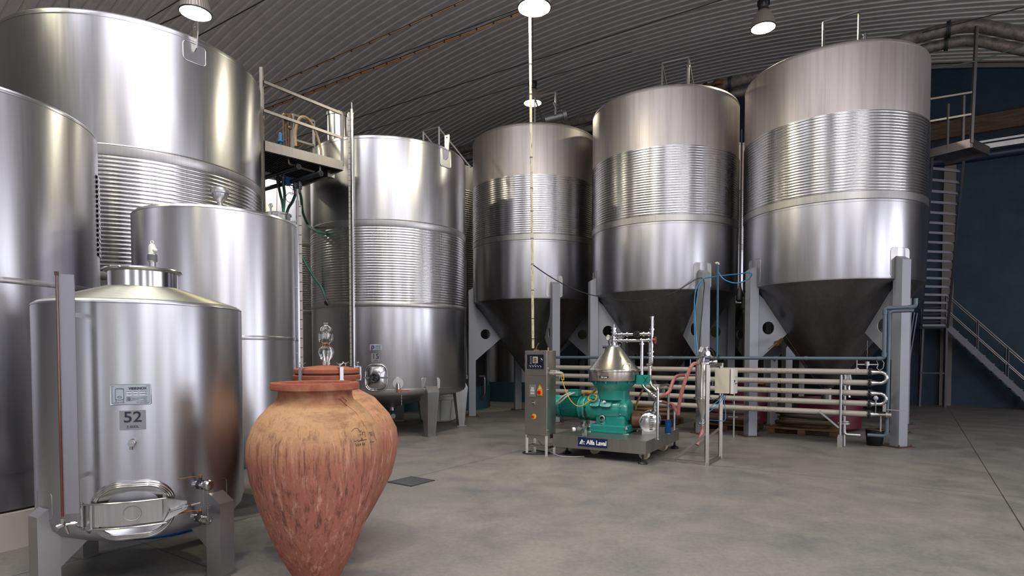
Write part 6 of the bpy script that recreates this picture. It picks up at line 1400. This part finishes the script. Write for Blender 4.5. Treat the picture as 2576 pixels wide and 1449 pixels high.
# upper platform
Q0, Q1 = at(2332, 390, 14.5), at(2443, 360, 13.75); Q0.z = Q1.z = at(2443, 360, 13.75).z; e_ = (Q1 - Q0).normalized(); n_ = V((-e_.y, e_.x, 0))
t = thing('upper_platform', 'small steel platform with railing high beside the right cone tank', 'platform', dn(Q1, Q1.z))
b = MB(); b.bar(Q0, Q1, .05, .20); b.bar(Q1, Q1 + n_ * 1.0, .05, .20); b.bar(Q0 + n_ * 1.0, Q1 + n_ * 1.0, .05, .2); b.build('edge_beam', alu, t, 20)
b = MB()
for k in range(12): b.box(Q0.lerp(Q1, (k + .5) / 12) + n_ * .5, .05, .98, .04, e_, n_)
b.build('grating_bars', gs, t, 20)
def vz(x, y, P): return V((P.x, P.y, at(x, y, P.y).z))
b = MB(); b.bar(Q1, vz(2450, 66, Q1) + V((.06, 0, 0)), .06, .06); b.bar(Q1 + V((.03, .3, 0)), V((Q1.x + .03, Q1.y + .3, Q1.z + 1.2)), .05, .05); b.bar(dn(Q0, Q0.z) + e_ * .42, dn(Q0, Q0.z + 1.05) + e_ * .42, .045, .045); b.build('railing_post', alu, t, 20)
b = MB(); b.bar(vz(2343, 250, Q0), vz(2440, 232, Q1), .03, .04); b.bar(vz(2343, 306, Q0), vz(2443, 287, Q1), .03, .04); b.build('railing_bar', alu, t, 20)
# platform hanger tying it to the roof frame
# lower landing and stairs
LZ = BL.z
t = thing('staircase', 'steel stair with landing on tall legs and double handrails, along the blue wall', 'staircase', fl(2345, 1024))
F1, F2 = fl(2312, 1022), fl(2376, 1025)
b = MB(); b.bar(F1, dn(F1, LZ + .0) + V((.06, 0, 0)), .06, .06); b.build('leg', gs2, t, 20); b = MB(); b.bar(F2, dn(F2, LZ), .06, .06); b.build('leg', gs2, t, 20)
for v in (F1, F2): b = MB(); b.bar(v + BX * .6, dn(v, LZ) + BX * .6, .06, .06); b.build('leg', gs2, t, 20)
b = MB(); b.bar(dn(F1, LZ), dn(F2, LZ), .06, .09); b.bar(dn(F1, 1.02), dn(F2, 1.02), .05, .05); b.bar(dn(F1, LZ) + BX * .6, dn(F2, LZ) + BX * .6, .06, .09); b.bar(dn(F1, LZ), dn(F1, LZ) + BX * .6, .06, .09); b.bar(dn(F2, LZ), dn(F2, LZ) + BX * .6, .06, .09); b.build('landing_frame', gs2, t, 20)
b = MB(); b.box((F1 + F2) / 2 + BX * .3 + ZX * LZ, (F2 - F1).length, .6, .03, AX, BX); b.build('landing_deck', gs, t, 0)
b = MB()
for z in (.18, .42, .62): b.bar(dn(F1, LZ + z) + BX * .6, dn(F2, LZ + z) + BX * .6, .03, .03)
b.bar(dn(F1, LZ) + BX * .6, dn(F1, LZ + .62) + BX * .6, .035, .035); b.bar(dn(F2, LZ) + BX * .6, dn(F2, LZ + 1.0) + BX * .6, .035, .035); b.build('landing_railing', gs, t, 20)
sA, sB = dn(F2, LZ - .02) + AX * .05, None
sB = dn(F2, .0) + AX * 2.15
for v in (0, .6): b = MB(); b.bar(sA + BX * v, sB + BX * v, .05, .16); b.build('stringer', gs, t, 20)
for k in range(10):
    f = (k + .6) / 10; p = sA.lerp(sB, f); b = MB(); b.box(p + BX * .3 + ZX * .02, .26, .58, .03, AX, BX); b.build('tread', gs, t, 20)
for v in (0, .6):
    b = MB()
    for h in (.98, .52): b.tube([sA + BX * v + ZX * h - AX * .05, sB + BX * v + ZX * h], .022, 8)
    b.build('handrail', M['plate'], t)
    for f in (.33, .66, .97):
        p = sA.lerp(sB, f) + BX * v; b = MB(); b.bar(p, p + ZX * .98, .035, .035); b.build('baluster', gs, t, 20)
# ================================================================ fixtures of the blue wall
def wallpt(x, y, d=0.0):
    r = ray(x, y); tt = (T1 - d) / (r.x * BX.x + r.y * BX.y); return V((r.x * tt, r.y * tt, HC + r.z * tt))
wood = mat('weathered_timber', (.13, .075, .045), .8); q = NT(wood); q.l(q.ramp(q.noise(q.map((1, 1, 9), (0, 0, TH)), 1.3, 7, .7, .5), [(.3, (.06, .035, .022)), (.7, (.20, .125, .075))]), q.b.inputs['Base Color'])
p = wallpt(2460, 314, .08); s_, z_ = p.dot(AX), p.z
b = MB(); b.box(ab(2.0, T1 - .08, z_), 12, .14, .50, AX, BX); tag(b.build('timber_beam', wood, None), 'long weathered timber beam fixed across the blue wall', 'beam')
p = wallpt(2384, 700, .06); b = MB(); zt = wallpt(2384, 400, .06).z; b.box(ab(p.dot(AX), T1 - .06, zt / 2 + .0), .30, .10, zt, AX, BX); tag(b.build('pilaster', mat('bare_concrete_strip', (.19, .165, .15), .8), None), 'vertical bare concrete pilaster on the blue wall behind the ladder', 'pilaster')
Rr = at(2460, 392, 15.2); s_, t_, z_ = Rr.dot(AX), Rr.dot(BX), Rr.z
b = MB(); b.cyl(ab(s_ - 1.35, t_, z_ - .02), ab(s_ + 9, t_, z_ - .02), .12, n=20); o = tag(b.build('crane_rail', mat('navy_tube', (.008, .014, .035), .35), None), 'dark navy tube with grey rails on top, crossing in front of the blue wall', 'rail')
b = MB(); b.box(ab(s_ + 3.8, t_ - .1, z_ + .17), 10.3, .10, .12, AX, BX); b.box(ab(s_ + 3.8, t_ - .04, z_ + .32), 10.3, .06, .05, AX, BX)
for k in range(6): b.cyl(ab(s_ - .6 + k * 1.5, t_ - .16, z_ + .17), ab(s_ - .6 + k * 1.5, t_ - .14, z_ + .17), .05, n=12)
b.build('grey_rail', M['plate'], o, 20)
p = wallpt(2460, 178, .12)
b = MB(); n = 30; pts = [ab(S0 + 8 + i * (S1 - S0 - 8) / n, T1 - .12, roof(S0 + 8 + i * (S1 - S0 - 8) / n) - .09) for i in range(n + 1)]
for i in range(n): b.bar(pts[i], pts[i + 1], .06, .12)
o = tag(b.build('trim_1', M['plate'], None, 20), kind='structure')
b = MB()
for i in range(n): b.bar(pts[i] + ZX * .11, pts[i + 1] + ZX * .11, .10, .08)
o = tag(b.build('trim_2', mat('rusty_trim', (.05, .03, .02), .8), None, 20), kind='structure')
